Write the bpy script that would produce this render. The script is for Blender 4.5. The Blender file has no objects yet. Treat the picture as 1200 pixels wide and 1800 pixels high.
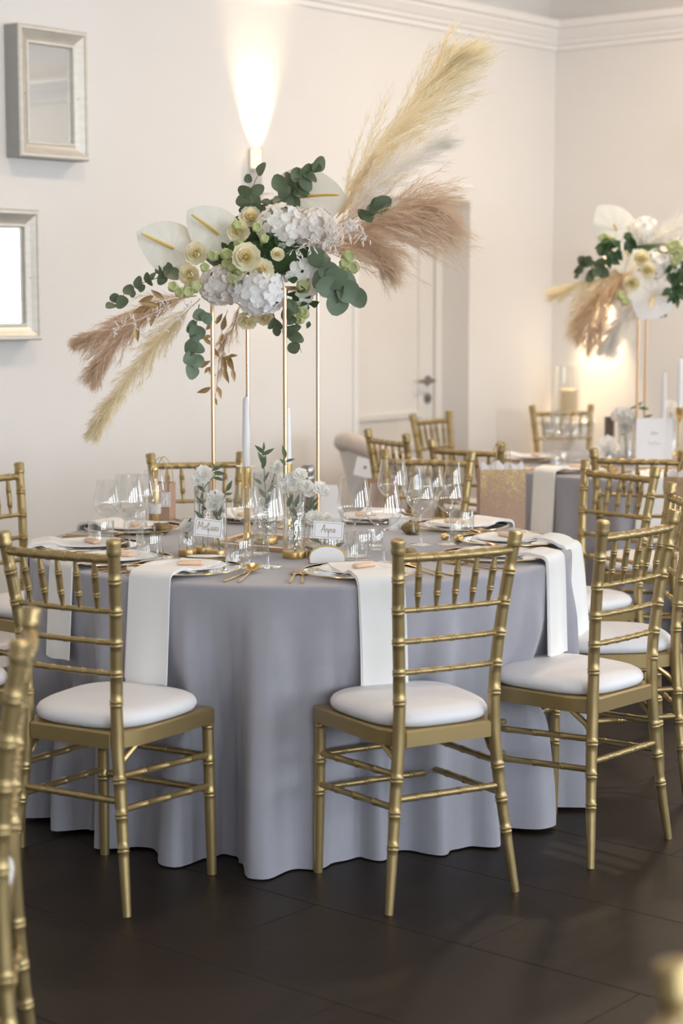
import bpy, math, random
import numpy as np
from mathutils import Vector, Matrix, Quaternion

random.seed(7)
rng = np.random.default_rng(7)
SC = bpy.context.scene
COL = SC.collection
rad = math.radians

# ------------------------------------------------------------------ camera
CAM_F, CAM_P, CAM_H = 3271.0, 0.115, 1.49          # focal length (px of an 1800 px tall frame), pitch down, eye height
cam = bpy.data.cameras.new('camera')
cam.sensor_fit = 'VERTICAL'
cam.sensor_height = 36.0
cam.lens = CAM_F / 1800 * 36
cam.clip_start = 0.05
cam.dof.use_dof = True
cam.dof.focus_distance = 5.2
cam.dof.aperture_fstop = 2.7
camo = bpy.data.objects.new('camera', cam)
COL.objects.link(camo)
camo.location = (0, 0, CAM_H)
camo.rotation_euler = (math.pi / 2 - CAM_P, 0, 0)
SC.camera = camo

# ------------------------------------------------------------------ room frame
# a = distance from the far corner along the mirror wall, w = distance out from the mirror wall
TH = rad(40)
UX, UY = math.sin(TH), math.cos(TH)
NX, NY = math.cos(TH), -math.sin(TH)
C0 = (1.178, 10.473)
ROOM_L, ROOM_W, ROOM_H = 12.0, 9.0, 3.7
def R(a, w, z=0.0):
    return Vector((C0[0] - UX * a + NX * w, C0[1] - UY * a + NY * w, z))

# ------------------------------------------------------------------ world, daylight, exposure
W = bpy.data.worlds.new('world'); SC.world = W; W.use_nodes = True
bg = W.node_tree.nodes['Background']
bg.inputs[0].default_value = (0.80, 0.88, 1.0, 1); bg.inputs[1].default_value = 1.5
SC.view_settings.view_transform = 'Standard'
SC.view_settings.look = 'None'
SC.view_settings.exposure = 0.28
SC.view_settings.gamma = 1.0
SC.view_settings.use_curve_mapping = False
SC.cycles.transparent_max_bounces = 32
SC.cycles.diffuse_bounces = 7

WIN_FAR = [(4.5, 5.9), (6.7, 8.1)]                       # windows in the far wall, spans along w
WIN_SIDE = [(1.8, 3.4), (4.4, 6.0), (7.0, 8.6), (9.6, 11.2)]   # windows opposite the mirror wall, spans along a
WZ0, WZ1 = 0.75, 2.55
def window_light(name, pos, direction, sx, sy, power, col):
    l = bpy.data.lights.new(name, 'AREA'); l.shape = 'RECTANGLE'; l.size = sx; l.size_y = sy
    l.energy = power; l.color = col
    o = bpy.data.objects.new(name, l); COL.objects.link(o)
    o.location = pos
    o.rotation_euler = Vector(direction).to_track_quat('-Z', 'Y').to_euler()
    return o
DAY = (0.86, 0.935, 1.0)
for (w0, w1) in WIN_FAR:
    window_light('window_daylight', R(-0.35, (w0 + w1) / 2, (WZ0 + WZ1) / 2), (-UX, -UY, -0.05), w1 - w0 - .06, WZ1 - WZ0 - .06, 46, DAY)
for (a0, a1) in WIN_SIDE:
    window_light('window_daylight', R((a0 + a1) / 2, ROOM_W + .35, (WZ0 + WZ1) / 2), (-NX, -NY, -0.05), a1 - a0 - .06, WZ1 - WZ0 - .06, 96, DAY)

# ------------------------------------------------------------------ pixel helpers: a photograph pixel to a point at a known height / distance
_c, _s = math.cos(CAM_P), math.sin(CAM_P)
def _ray(px, py):
    b = (900 - py) / CAM_F
    return Vector(((px - 600) / CAM_F, _c + _s * b, -_s + _c * b))
def at_z(px, py, z):
    r = _ray(px, py); t = (z - CAM_H) / r.z
    return Vector((r.x * t, r.y * t, z))
def at_y(px, py, y):
    r = _ray(px, py); t = y / r.y
    return Vector((r.x * t, y, CAM_H + r.z * t))

# ------------------------------------------------------------------ materials
MATS = {}
def nodes_of(m): return m.node_tree.nodes, m.node_tree.links
def mat(name, col, rough=.5, metal=0., var=0., scale=20., bump=0., bscale=200., spec=None, trans=0., sheen=0., emit=None, estr=0., subs=0., stretch=None):
    m = bpy.data.materials.new(name); m.use_nodes = True
    n, l = nodes_of(m)
    b = n['Principled BSDF']
    b.inputs['Base Color'].default_value = (*col, 1)
    b.inputs['Roughness'].default_value = rough
    b.inputs['Metallic'].default_value = metal
    if spec is not None: b.inputs['Specular IOR Level'].default_value = spec
    if sheen: b.inputs['Sheen Weight'].default_value = sheen
    if subs:
        b.inputs['Subsurface Weight'].default_value = subs
        b.inputs['Subsurface Radius'].default_value = (.01, .008, .006)
    if emit: b.inputs['Emission Color'].default_value = (*emit, 1); b.inputs['Emission Strength'].default_value = estr
    tc = n.new('ShaderNodeTexCoord')
    src = tc.outputs['Object']
    if stretch:
        mp = n.new('ShaderNodeMapping'); mp.inputs['Scale'].default_value = stretch
        l.new(src, mp.inputs[0]); src = mp.outputs[0]
    if var:
        nz = n.new('ShaderNodeTexNoise'); nz.inputs['Scale'].default_value = scale; nz.inputs['Detail'].default_value = 5
        l.new(src, nz.inputs['Vector'])
        mx = n.new('ShaderNodeMix'); mx.data_type = 'RGBA'
        mx.inputs[6].default_value = (*[max(0, c * (1 - var)) for c in col], 1)
        mx.inputs[7].default_value = (*[min(1, c * (1 + var)) for c in col], 1)
        l.new(nz.outputs[0], mx.inputs[0]); l.new(mx.outputs[2], b.inputs['Base Color'])
    if bump:
        nb = n.new('ShaderNodeTexNoise'); nb.inputs['Scale'].default_value = bscale; nb.inputs['Detail'].default_value = 3
        l.new(src, nb.inputs['Vector'])
        bp = n.new('ShaderNodeBump'); bp.inputs['Strength'].default_value = bump; bp.inputs['Distance'].default_value = .002
        l.new(nb.outputs[0], bp.inputs['Height']); l.new(bp.outputs[0], b.inputs['Normal'])
    if trans:                                   # thin sheet that lets some light through (petals, leaves, plumes)
        t = n.new('ShaderNodeBsdfTranslucent'); t.inputs[0].default_value = (*col, 1)
        if var: l.new(mx.outputs[2], t.inputs[0])
        ms = n.new('ShaderNodeMixShader'); ms.inputs[0].default_value = trans
        l.new(b.outputs[0], ms.inputs[1]); l.new(t.outputs[0], ms.inputs[2])
        l.new(ms.outputs[0], n['Material Output'].inputs[0])
    MATS[name] = m
    return m

def glass(name, tint=(.965, .97, .965), gain=1.9, floor_=.02, rough=.02, ribs=False):
    m = bpy.data.materials.new(name); m.use_nodes = True
    n, l = nodes_of(m); n.remove(n['Principled BSDF'])
    tr = n.new('ShaderNodeBsdfTransparent'); tr.inputs[0].default_value = (*tint, 1)
    gl = n.new('ShaderNodeBsdfGlossy'); gl.inputs['Roughness'].default_value = rough; gl.inputs[0].default_value = (1, 1, 1, 1)
    fr = n.new('ShaderNodeFresnel'); fr.inputs[0].default_value = 1.48
    ma = n.new('ShaderNodeMath'); ma.operation = 'MULTIPLY_ADD'; ma.use_clamp = True
    ma.inputs[1].default_value = gain; ma.inputs[2].default_value = floor_
    ge = n.new('ShaderNodeNewGeometry'); io = n.new('ShaderNodeMix'); io.inputs[2].default_value = 1.48; io.inputs[3].default_value = 1 / 1.48
    l.new(ge.outputs['Backfacing'], io.inputs[0]); l.new(io.outputs[0], fr.inputs[0])
    l.new(fr.outputs[0], ma.inputs[0])
    ms = n.new('ShaderNodeMixShader')
    l.new(ma.outputs[0], ms.inputs[0]); l.new(tr.outputs[0], ms.inputs[1]); l.new(gl.outputs[0], ms.inputs[2])
    if ribs:
        tc = n.new('ShaderNodeTexCoord'); nz = n.new('ShaderNodeTexNoise'); nz.inputs['Scale'].default_value = 60
        l.new(tc.outputs['Object'], nz.inputs['Vector'])
        bp = n.new('ShaderNodeBump'); bp.inputs['Strength'].default_value = .6; bp.inputs['Distance'].default_value = .003
        l.new(nz.outputs[0], bp.inputs['Height']); l.new(bp.outputs[0], gl.inputs['Normal']); l.new(bp.outputs[0], fr.inputs['Normal'])
    l.new(ms.outputs[0], n['Material Output'].inputs[0])
    MATS[name] = m
    return m

M_WALL = mat('wall_paint', (.81, .79, .77), .85, var=.02, scale=3, bump=.08, bscale=260)
M_CEIL = mat('ceiling_paint', (.78, .75, .73), .9, var=.015, scale=2)
M_TRIM = mat('cornice_paint', (.88, .855, .835), .6, var=.01, scale=6)
M_TILE = mat('brown_floor_tile', (.022, .0142, .0095), .45, var=.28, scale=4.5, bump=.25, bscale=40, spec=.25)
M_GROUT = mat('dark_grout', (.014, .011, .010), .9, var=.1)
M_DOOR = mat('door_paint', (.80, .775, .74), .5, var=.01)
M_STEEL = mat('brushed_steel', (.36, .34, .32), .35, 1., var=.08)
M_SILVER = mat('silver_leaf_frame', (.66, .63, .57), .42, .45, var=.16, scale=14, bump=.15, bscale=70, stretch=(1, 1, 4))
M_SILVSIDE = mat('grey_frame_side', (.36, .36, .35), .6, .1, var=.1)
M_CHAIR = mat('satin_gold_lacquer', (.40, .295, .135), .35, .7, var=.05, scale=9, bump=.05, bscale=120)
M_CUSH = mat('white_leatherette', (.76, .752, .77), .55, var=.012, scale=8, bump=.06, bscale=420)
M_CLOTH = mat('grey_tablecloth', (.355, .352, .395), .9, var=.035, scale=60, bump=.25, bscale=900, sheen=.25)
M_NAPK = mat('white_linen', (.86, .855, .845), .9, var=.015, scale=40, bump=.3, bscale=700)
M_POLISH = mat('polished_brass', (.83, .60, .27), .20, 1., var=.05)
M_ROSEG = mat('rose_gold_tube', (.78, .54, .33), .3, 1.)
M_BRONZE = mat('brushed_bronze', (.62, .42, .17), .36, .95, var=.08)
M_CUTL = mat('gold_cutlery', (.80, .55, .24), .22, 1., var=.05)
M_PORC = mat('white_porcelain', (.83, .835, .85), .2, var=.01)
M_PEACH = mat('peach_paper', (.80, .58, .42), .6, var=.06, scale=80)
M_WAX = mat('white_wax', (.86, .86, .87), .5, subs=.2, var=.01)
M_WAXC = mat('ivory_wax', (.78, .66, .46), .55, subs=.15, var=.03)
M_PAPER = mat('white_card', (.86, .86, .88), .8, var=.01)
M_INK = mat('bronze_ink', (.34, .23, .10), .5, .3, var=.1)
M_INKG = mat('grey_ink', (.55, .55, .58), .7, var=.1)
M_KRAFT = mat('rose_kraft_paper', (.50, .335, .245), .75, var=.06, scale=25)
M_TISSUE = mat('white_tissue', (.85, .85, .88), .8, trans=.2, var=.02)
M_GLIT = mat('gold_glitter', (.80, .56, .20), .3, .9, var=.5, scale=300)
M_CORD = mat('gold_cord', (.62, .46, .22), .55, .3, var=.2, scale=300)
M_BOTL = mat('gold_foil_bottle', (.58, .44, .24), .28, .85, var=.08)
M_STONE = mat('rough_geode', (.26, .19, .09), .75, .15, var=.6, scale=90, bump=1., bscale=120)
M_AGATE = mat('white_agate', (.85, .85, .86), .3, var=.03, scale=20)
M_AGRIM = mat('gilded_agate_rim', (.55, .40, .18), .5, .5, var=.4, scale=80)
M_STEM = mat('green_stem', (.18, .22, .10), .6, var=.2)
M_EUC = mat('eucalyptus_leaf', (.125, .165, .095), .55, var=.25, scale=18, trans=.18)
M_EUCP = mat('pale_eucalyptus_leaf', (.175, .235, .155), .55, var=.18, scale=18, trans=.2)
M_RUSC = mat('dark_foliage', (.045, .095, .03), .45, var=.3, scale=25, trans=.15)
M_OLIVE = mat('olive_leaf', (.12, .17, .10), .5, var=.25, scale=25, trans=.15)
M_GOLDL = mat('gilded_dry_leaf', (.50, .34, .16), .45, .35, var=.2, scale=30)
M_PETW = mat('white_petal', (.95, .94, .91), .65, var=.02, scale=30, trans=.35)
M_PETB = mat('cool_white_petal', (.94, .935, .935), .65, var=.02, scale=30, trans=.32)
M_PETL = mat('blush_white_petal', (.89, .85, .82), .65, var=.03, scale=30, trans=.32)
M_ROSE = mat('cream_rose_petal', (.92, .88, .70), .6, var=.04, scale=30, trans=.38)
M_ROSEC = mat('yellow_cream_petal', (.93, .85, .58), .6, var=.04, scale=30, trans=.38)
M_BUD = mat('lime_cream_bud', (.62, .66, .32), .6, var=.22, scale=60, trans=.25)
M_ANTH = mat('anthurium_spathe', (.84, .82, .73), .38, var=.05, scale=14, bump=.5, bscale=45, trans=.22, stretch=(1, 3, 1))
M_SPAD = mat('yellow_spadix', (.74, .52, .14), .5, var=.15, scale=90, bump=.5, bscale=500)
M_PAMC = mat('cream_pampas', (.93, .86, .68), .85, var=.07, scale=8, trans=.5)
M_PAMW = mat('bleached_pampas', (.95, .93, .89), .85, var=.04, scale=8, trans=.5)
M_PAMB = mat('rose_brown_pampas', (.80, .655, .51), .85, var=.13, scale=9, trans=.5)
M_PAMT = mat('tan_pampas', (.84, .70, .50), .85, var=.1, scale=9, trans=.5)
M_FERN = mat('bleached_fern', (.93, .89, .86), .7, var=.05, trans=.3)
M_TUB = mat('white_upholstery', (.80, .785, .765), .8, var=.02, bump=.15, bscale=300)
M_TUBR = mat('pale_padding', (.66, .58, .54), .85, var=.08, bump=.3, bscale=90)
M_DOT = mat('dark_button', (.06, .06, .07), .4)
M_LAMPW = mat('sconce_white_metal', (.80, .78, .76), .5, var=.01)
M_LAMPG = mat('warm_glow', (1, .86, .62), .5, emit=(1, .72, .40), estr=1.1)
M_MIRROR = mat('mirror_silver', (.80, .82, .82), .015, 1.)
M_GLASS = glass('clear_glass')
M_GLASSP = glass('plate_glass', (.97, .965, .955), 1.7, .05, .04)
M_GLASSR = glass('crystal_cut_glass', (.955, .965, .96), 1.8, .05, .04, ribs=True)
M_PANE = glass('window_pane', (.99, .995, 1.), 1.0, .0, .0)
M_SMOKE = glass('smoky_glass', (.55, .50, .50), 1.6, .05, .03)

# ------------------------------------------------------------------ mesh builder
class MB:
    def __init__(s): s.v = []; s.f = []
    def add(s, verts, faces):
        o = len(s.v)
        s.v.extend([tuple(v) for v in verts]); s.f.extend([tuple(i + o for i in f) for f in faces])
    def box(s, x0, x1, y0, y1, z0, z1, fn=None):
        p = [(x, y, z) for z in (z0, z1) for y in (y0, y1) for x in (x0, x1)]
        if fn: p = [fn(*q) for q in p]
        s.add(p, [(0, 2, 3, 1), (4, 5, 7, 6), (0, 1, 5, 4), (2, 6, 7, 3), (0, 4, 6, 2), (1, 3, 7, 5)])
    def bbox(s, x0, x1, y0, y1, z0, z1, b, fn=None):        # box with chamfered edges
        def ring(z, i): return [(x0 + i + c, y0 + i, z) if 0 else None for c in (0,)]
        zs = [(z0, b), (z0 + b, 0), (z1 - b, 0), (z1, b)]
        P = []
        for z, i in zs:
            xa, xb, ya, yb = x0 + i, x1 - i, y0 + i, y1 - i
            P += [(xa + b, ya, z), (xb - b, ya, z), (xb, ya + b, z), (xb, yb - b, z), (xb - b, yb, z), (xa + b, yb, z), (xa, yb - b, z), (xa, ya + b, z)]
        if fn: P = [fn(*q) for q in P]
        F = [tuple(range(7, -1, -1)), tuple(range(24, 32))]
        for k in range(3):
            for i in range(8): F.append((k * 8 + i, k * 8 + (i + 1) % 8, k * 8 + 8 + (i + 1) % 8, k * 8 + 8 + i))
        s.add(P, F)
    def tube(s, pts, r, seg=8, cap=True, flat=1.0):
        pts = [Vector(p) for p in pts]; n = len(pts)
        if not hasattr(r, '__len__'): r = [r] * n
        V = []; F = []; ref = None
        for i, p in enumerate(pts):
            t = (pts[min(i + 1, n - 1)] - pts[max(i - 1, 0)])
            if t.length < 1e-9: t = Vector((0, 0, 1))
            t.normalize()
            if ref is None:
                ref = Vector((1, 0, 0)) if abs(t.x) < .8 else Vector((0, 1, 0))
            a = (ref - t * ref.dot(t)).normalized(); b = t.cross(a); ref = a
            for k in range(seg):
                an = 2 * math.pi * k / seg
                V.append(p + (a * math.cos(an) + b * math.sin(an) * flat) * r[i])
        for i in range(n - 1):
            for k in range(seg):
                k2 = (k + 1) % seg
                F.append((i * seg + k, i * seg + k2, (i + 1) * seg + k2, (i + 1) * seg + k))
        if cap: F.append(tuple(range(seg - 1, -1, -1))); F.append(tuple(range((n - 1) * seg, n * seg)))
        s.add(V, F)
    def lathe(s, prof, seg=24, org=(0, 0, 0), cap=True, wob=None):
        V = []; F = []; n = len(prof)
        for (r, z) in prof:
            for k in range(seg):
                an = 2 * math.pi * k / seg
                rr = r * (wob(an, z) if wob else 1)
                V.append((org[0] + rr * math.cos(an), org[1] + rr * math.sin(an), org[2] + z))
        for i in range(n - 1):
            for k in range(seg):
                k2 = (k + 1) % seg
                F.append((i * seg + k, i * seg + k2, (i + 1) * seg + k2, (i + 1) * seg + k))
        if cap:
            F.append(tuple(range(seg - 1, -1, -1))); F.append(tuple(range((n - 1) * seg, n * seg)))
        s.add(V, F)
    def grid(s, P, nu, nv, close_u=False):
        F = []
        for j in range(nv - 1):
            for i in range(nu if close_u else nu - 1):
                i2 = (i + 1) % nu
                F.append((j * nu + i, j * nu + i2, (j + 1) * nu + i2, (j + 1) * nu + i))
        s.add(P, F)
    def mesh(s, name, m=None, smooth=True, angle=40):
        me = bpy.data.meshes.new(name)
        me.from_pydata(s.v, [], s.f)
        if m: me.materials.append(m)
        if smooth:
            me.polygons.foreach_set('use_smooth', [True] * len(me.polygons))
            try: me.set_sharp_from_angle(angle=rad(angle))
            except Exception: pass
        me.update()
        return me
    def build(s, name, m, parent=None, loc=(0, 0, 0), smooth=True, angle=40, rot=None):
        return link(name, s.mesh(name, m, smooth, angle), parent, loc, rot)

def link(name, me, parent=None, loc=(0, 0, 0), rot=None, mtx=None):
    o = bpy.data.objects.new(name, me); COL.objects.link(o)
    if parent is not None: o.parent = parent
    if mtx is not None: o.matrix_local = mtx
    else:
        o.location = loc
        if rot is not None: o.rotation_euler = rot
    return o
def thing(name, label, cat, loc=(0, 0, 0), rz=0., group=None, me=None):
    o = bpy.data.objects.new(name, me); COL.objects.link(o)
    o.location = loc; o.rotation_euler = (0, 0, rz)
    tag(o, label, cat, group)
    if me is None: o.empty_display_size = .05
    return o
def tag(o, label, cat, group=None):
    o['label'] = label; o['category'] = cat
    if group: o['group'] = group
    return o
def struct(o, label=None):
    o['kind'] = 'structure'
    if label: o['label'] = label
    return o
def interp(x, xs, ys): return float(np.interp(x, xs, ys))
def smooth01(x): x = max(0., min(1., x)); return x * x * (3 - 2 * x)
def frame(pos, normal, up=(0, 0, 1), spin=0.):
    z = Vector(normal).normalized(); u = Vector(up)
    y = (u - z * u.dot(z))
    if y.length < 1e-4: y = Vector((1, 0, 0)) - z * z.x
    y.normalize(); x = y.cross(z)
    m = Matrix((x, y, z)).transposed().to_4x4()
    if spin: m = m @ Matrix.Rotation(spin, 4, 'Z')
    m.translation = Vector(pos)
    return m

# ================================================================== ROOM SHELL
def rb(mb, a0, a1, w0, w1, z0, z1): mb.box(a0, a1, w0, w1, z0, z1, fn=R)
CZ0, CZ1 = 2.835, 2.985
DA0, DA1, DZ = .785, 1.70, 1.985                  # door opening in the mirror wall
mb = MB()
rb(mb, -.35, DA0, -.25, 0, 0, CZ1); rb(mb, DA0, DA1, -.25, 0, DZ, CZ1); rb(mb, DA1, ROOM_L, -.25, 0, 0, CZ1)
rb(mb, -.35, ROOM_L, -.4, -.15, CZ1, ROOM_H)
rb(mb, DA0 - .1, DA1 + .1, -.34, -.25, 0, DZ + .1)
struct(mb.build('wall_left', M_WALL, smooth=False), 'long cream wall carrying the mirrors and the door')
def wall_open(mb, spans, lo, hi, f):
    cur = lo
    for s0, s1 in spans:
        f(cur, s0, 0, ROOM_H); f(s0, s1, 0, WZ0); f(s0, s1, WZ1, ROOM_H); cur = s1
    f(cur, hi, 0, ROOM_H)
mb = MB()
def _f(s0, s1, z0, z1):
    if z0 < CZ1: rb(mb, -.25, 0, s0, s1, z0, min(z1, CZ1))
    if z1 > CZ1: rb(mb, -.4, -.15, s0 if s0 > 0 else -.4, s1, max(z0, CZ1), z1)
wall_open(mb, WIN_FAR, 0, ROOM_W, _f)
struct(mb.build('wall_right', M_WALL, smooth=False), 'cream end wall behind the far table')
mb = MB(); wall_open(mb, WIN_SIDE, -.25, ROOM_L, lambda s0, s1, z0, z1: rb(mb, s0, s1, ROOM_W, ROOM_W + .25, z0, z1))
struct(mb.build('wall_front', M_WALL, smooth=False))
mb = MB(); rb(mb, ROOM_L, ROOM_L + .2, -.3, ROOM_W + .25, 0, ROOM_H)
struct(mb.build('wall_back', M_WALL, smooth=False))
mb = MB(); rb(mb, -.45, ROOM_L + .2, -.45, ROOM_W + .25, ROOM_H, ROOM_H + .2)
struct(mb.build('ceiling', M_CEIL, smooth=False))
# floor: slab plus separate stoneware tiles
mb = MB(); rb(mb, -.45, ROOM_L + .2, -.45, ROOM_W + .25, -.15, -.004)
floor = struct(mb.build('floor', M_GROUT, smooth=False), 'dark brown tiled floor with thin joints')
TA, TW, GAP = .46, .92, .0022
tmb = MB(); tmb.bbox(0, TW - GAP, 0, TA - GAP, -.012, 0, .0005)
tile_me = tmb.mesh('tile', M_TILE, False)
rotR = Matrix(((NX, -UX, 0), (NY, -UY, 0), (0, 0, 1)))
row = 0; a = 4.95 - TA * 10
while a < ROOM_L:
    w = -.3 - (TW / 2 if row % 2 else 0)
    while w < ROOM_W:
        if a > -.3 and w > -.9:
            m4 = rotR.to_4x4(); m4.translation = R(max(a, -.02), w, random.uniform(-.0002, .0002))
            link('tile', tile_me, floor, mtx=m4)
        w += TW
    a += TA; row += 1
# cornice and skirting
prof = [(0, CZ0), (.014, CZ0), (.014, CZ0 + .022), (.03, CZ0 + .032), (.03, CZ0 + .046), (.040, CZ0 + .056), (.062, CZ0 + .092), (.062, CZ0 + .104), (.082, CZ0 + .112), (.082, CZ1), (.07, CZ1 + .004), (-.16, CZ1 + .004)]
def cornice(name, fn, lo, hi):
    mb = MB(); P = []
    for end in (0, 1):
        for d, z in prof: P.append(fn(d, z, end))
    n = len(prof)
    mb.add(P, [(i, i + 1, n + i + 1, n + i) for i in range(n - 1)])
    return struct(mb.build(name, M_TRIM, smooth=False), 'white moulded cornice')
cornice('trim_1', lambda d, z, e: R(d if e == 0 else ROOM_L, d, z), 0, 0)
cornice('trim_2', lambda d, z, e: R(d, d if e == 0 else ROOM_W, z), 0, 0)
mb = MB(); rb(mb, DA1 + .06, ROOM_L, 0, .015, 0, .09); rb(mb, 0, DA0 - .06, 0, .015, 0, .09)
struct(mb.build('baseboard_left', M_TRIM, smooth=False))
mb = MB(); rb(mb, 0, .015, 0, ROOM_W, 0, .09)
struct(mb.build('baseboard_right', M_TRIM, smooth=False))
# windows out of frame
def window(idx, fn, s0, s1, depth):
    mb = MB(); t = .06; m = (s0 + s1) / 2; zm = WZ0 + (WZ1 - WZ0) * .68
    for b in ((s0, s0 + t, WZ0, WZ1), (s1 - t, s1, WZ0, WZ1), (s0 + t, s1 - t, WZ0, WZ0 + t), (s0 + t, s1 - t, WZ1 - t, WZ1), (m - .03, m + .03, WZ0 + t, WZ1 - t)):
        mb.box(b[0], b[1], 0, .06, b[2], b[3], fn=fn)
    mb.box(s0 + t, m - .03, .01, .05, zm, zm + .03, fn=fn); mb.box(m + .03, s1 - t, .01, .05, zm, zm + .03, fn=fn)
    o = struct(mb.build('window_%d' % idx, M_DOOR, smooth=False))
    for (p0, p1) in ((s0 + t, m - .03), (m + .03, s1 - t)):
        pm = MB(); pm.box(p0, p1, .028, .032, WZ0 + t, WZ1 - t, fn=fn); pm.build('pane', M_PANE, o, smooth=False)
k = 1
for s0, s1 in WIN_FAR: window(k, lambda x, y, z: R(-.2 + y, x, z), s0, s1, 0); k += 1
for s0, s1 in WIN_SIDE: window(k, lambda x, y, z: R(x, ROOM_W + .2 - y, z), s0, s1, 0); k += 1
# door in a deep reveal
door = struct(link('door_1', None), 'white panelled door set deep in the wall'); DW = -.19
def dpart(name, boxes, m, par, bev=0.):
    mb = MB()
    for b in boxes:
        if bev: mb.bbox(*b, bev, fn=R)
        else: mb.box(*b, fn=R)
    return mb.build(name, m, par, smooth=False)
dpart('door_frame', [(DA0 + .001, DA0 + .055, -.249, DW + .012, 0, DZ), (DA1 - .055, DA1 - .001, -.249, DW + .012, 0, DZ), (DA0 + .055, DA1 - .055, -.249, DW + .012, DZ - .055, DZ - .001)], M_DOOR, door)
leaf = dpart('door_leaf', [(DA0 + .06, DA1 - .06, -.235, DW, .006, DZ - .06)], M_DOOR, door, .003)
for z0, z1 in ((.12, .72), (.86, 1.82)):
    a0, a1 = DA0 + .17, DA1 - .17
    dpart('panel_moulding', [(a0, a1, DW, DW + .012, z0, z0 + .03), (a0, a1, DW, DW + .012, z1 - .03, z1), (a0, a0 + .03, DW, DW + .012, z0 + .03, z1 - .03), (a1 - .03, a1, DW, DW + .012, z0 + .03, z1 - .03)], M_DOOR, leaf)
HA = DA0 + .115
mb = MB()
mb.tube([R(HA, DW + .001, 1.05), R(HA, DW + .012, 1.05)], .026, 16)
mb.tube([R(HA, DW + .01, 1.05), R(HA, DW + .05, 1.05), R(HA + .02, DW + .056, 1.05), R(HA + .13, DW + .056, 1.05)], [.010, .010, .011, .010], 10)
mb.build('door_handle', M_STEEL, leaf)
mb = MB(); mb.tube([R(HA, DW + .001, .955), R(HA, DW + .012, .955)], .026, 16); mb.tube([R(HA, DW + .012, .955), R(HA, DW + .02, .955)], .010, 10)
mb.build('lock_escutcheon', M_STEEL, leaf)
mb = MB(); mb.box(DA0 - .02, DA1 + .12, 0, .006, DZ + .07, DZ + .085, fn=R); struct(mb.build('trim_3', M_TRIM, smooth=False), 'thin raised line above the door')
mb = MB(); mb.box(DA1 + .02, DA1 + .05, 0, .012, .09, DZ + .07, fn=R); struct(mb.build('trim_4', M_TRIM, smooth=False))

# wall lamps (their own light inside)
def sconce(a, w, z1, label, normal, up_w, down_w, h=.20, spot=52, tilt=.34):
    # normal: 'n' for the mirror wall, 'u' for the far wall
    fn = (lambda x, y, z: R(a + x, y, z)) if normal == 'n' else (lambda x, y, z: R(y, w + x, z))
    base = fn(0, 0, z1 - h)
    t = thing('wall_lamp', label, 'lamp', base)
    g = lambda x, y, z: fn(x, y, z) - base
    mb = MB()
    for b in ((-.05, -.046, .012, .085), (.046, .05, .012, .085), (-.046, .046, .081, .085)): mb.box(b[0], b[1], b[2], b[3], z1 - h, z1, fn=g)
    mb.build('housing', M_LAMPW, t, smooth=False)
    mb = MB(); mb.box(-.046, .046, .0005, .012, z1 - h, z1, fn=g); mb.build('back_plate', M_LAMPW, t, smooth=False)
    mb = MB(); mb.box(-.05, .05, .015, .08, z1 - h * .5 - .01, z1 - h * .5 + .01, fn=g); mb.build('lamp_socket', M_LAMPW, t, smooth=False)
    mb = MB(); mb.box(.0505, .0525, .02, .078, z1 - .085, z1 - .004, fn=g); mb.build('glowing_strip', M_LAMPG, t, smooth=False)  # thin warm emissive strip on one side of the housing
    for sgn, pw in ((1, up_w), (-1, down_w)):
        if not pw: continue
        l = bpy.data.lights.new('lamp_bulb', 'SPOT'); l.energy = pw; l.color = (1, .74, .44); l.spot_size = rad(spot); l.spot_blend = 1.; l.shadow_soft_size = .02
        o = bpy.data.objects.new('lamp_bulb', l); COL.objects.link(o); o.parent = t
        o.location = g(0, .055, z1 - h * .5 + sgn * h * .40)
        o.rotation_euler = (g(0, -tilt, z1 + sgn * 1.) - g(0, 0, z1)).to_track_quat('-Z', 'Y').to_euler()
sconce(2.44, 0, 2.157, 'white box wall lamp glowing above the large bouquet', 'n', 46, 14, spot=62)
sconce(0, .33, 1.74, 'wall lamp behind the small far bouquet throwing light down', 'u', 0, 80, spot=60, tilt=.13)
sconce(0, 1.02, 2.35, 'wall lamp on the end wall at the right picture edge', 'u', 70, 30)

# unseen ceiling lamps added for warm light on table tops and far walls
for k_, (a_, w_, e_) in enumerate(((1.5, 1.9, 42), (4.6, 1.9, 18), (7.7, 1.9, 7), (1.5, 5.0, 24), (4.6, 5.0, 6), (7.7, 5.0, 5))):
    p_ = R(a_, w_, ROOM_H - .05)
    t = thing('added_ceiling_lamp', 'added unseen ceiling lamp ' + ('on the wall side over the far table', 'on the wall side over the near table', 'on the wall side over the foreground', 'on the window side over the far end', 'on the window side over the middle', 'on the window side over the foreground')[k_], 'lamp', p_, 0, 'added ceiling lamps')
    mb = MB(); mb.lathe([(.17, .049), (.17, .004), (.16, 0), (.155, .004), (.155, .049)], 32, cap=False); mb.build('ring', M_LAMPW, t)
    l = bpy.data.lights.new('added_fill_panel', 'AREA'); l.shape = 'DISK'; l.size = .30; l.energy = e_; l.color = (1, .78, .55)
    o = bpy.data.objects.new('added_fill_panel', l); COL.objects.link(o); o.parent = t; o.location = (0, 0, .03)

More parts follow.
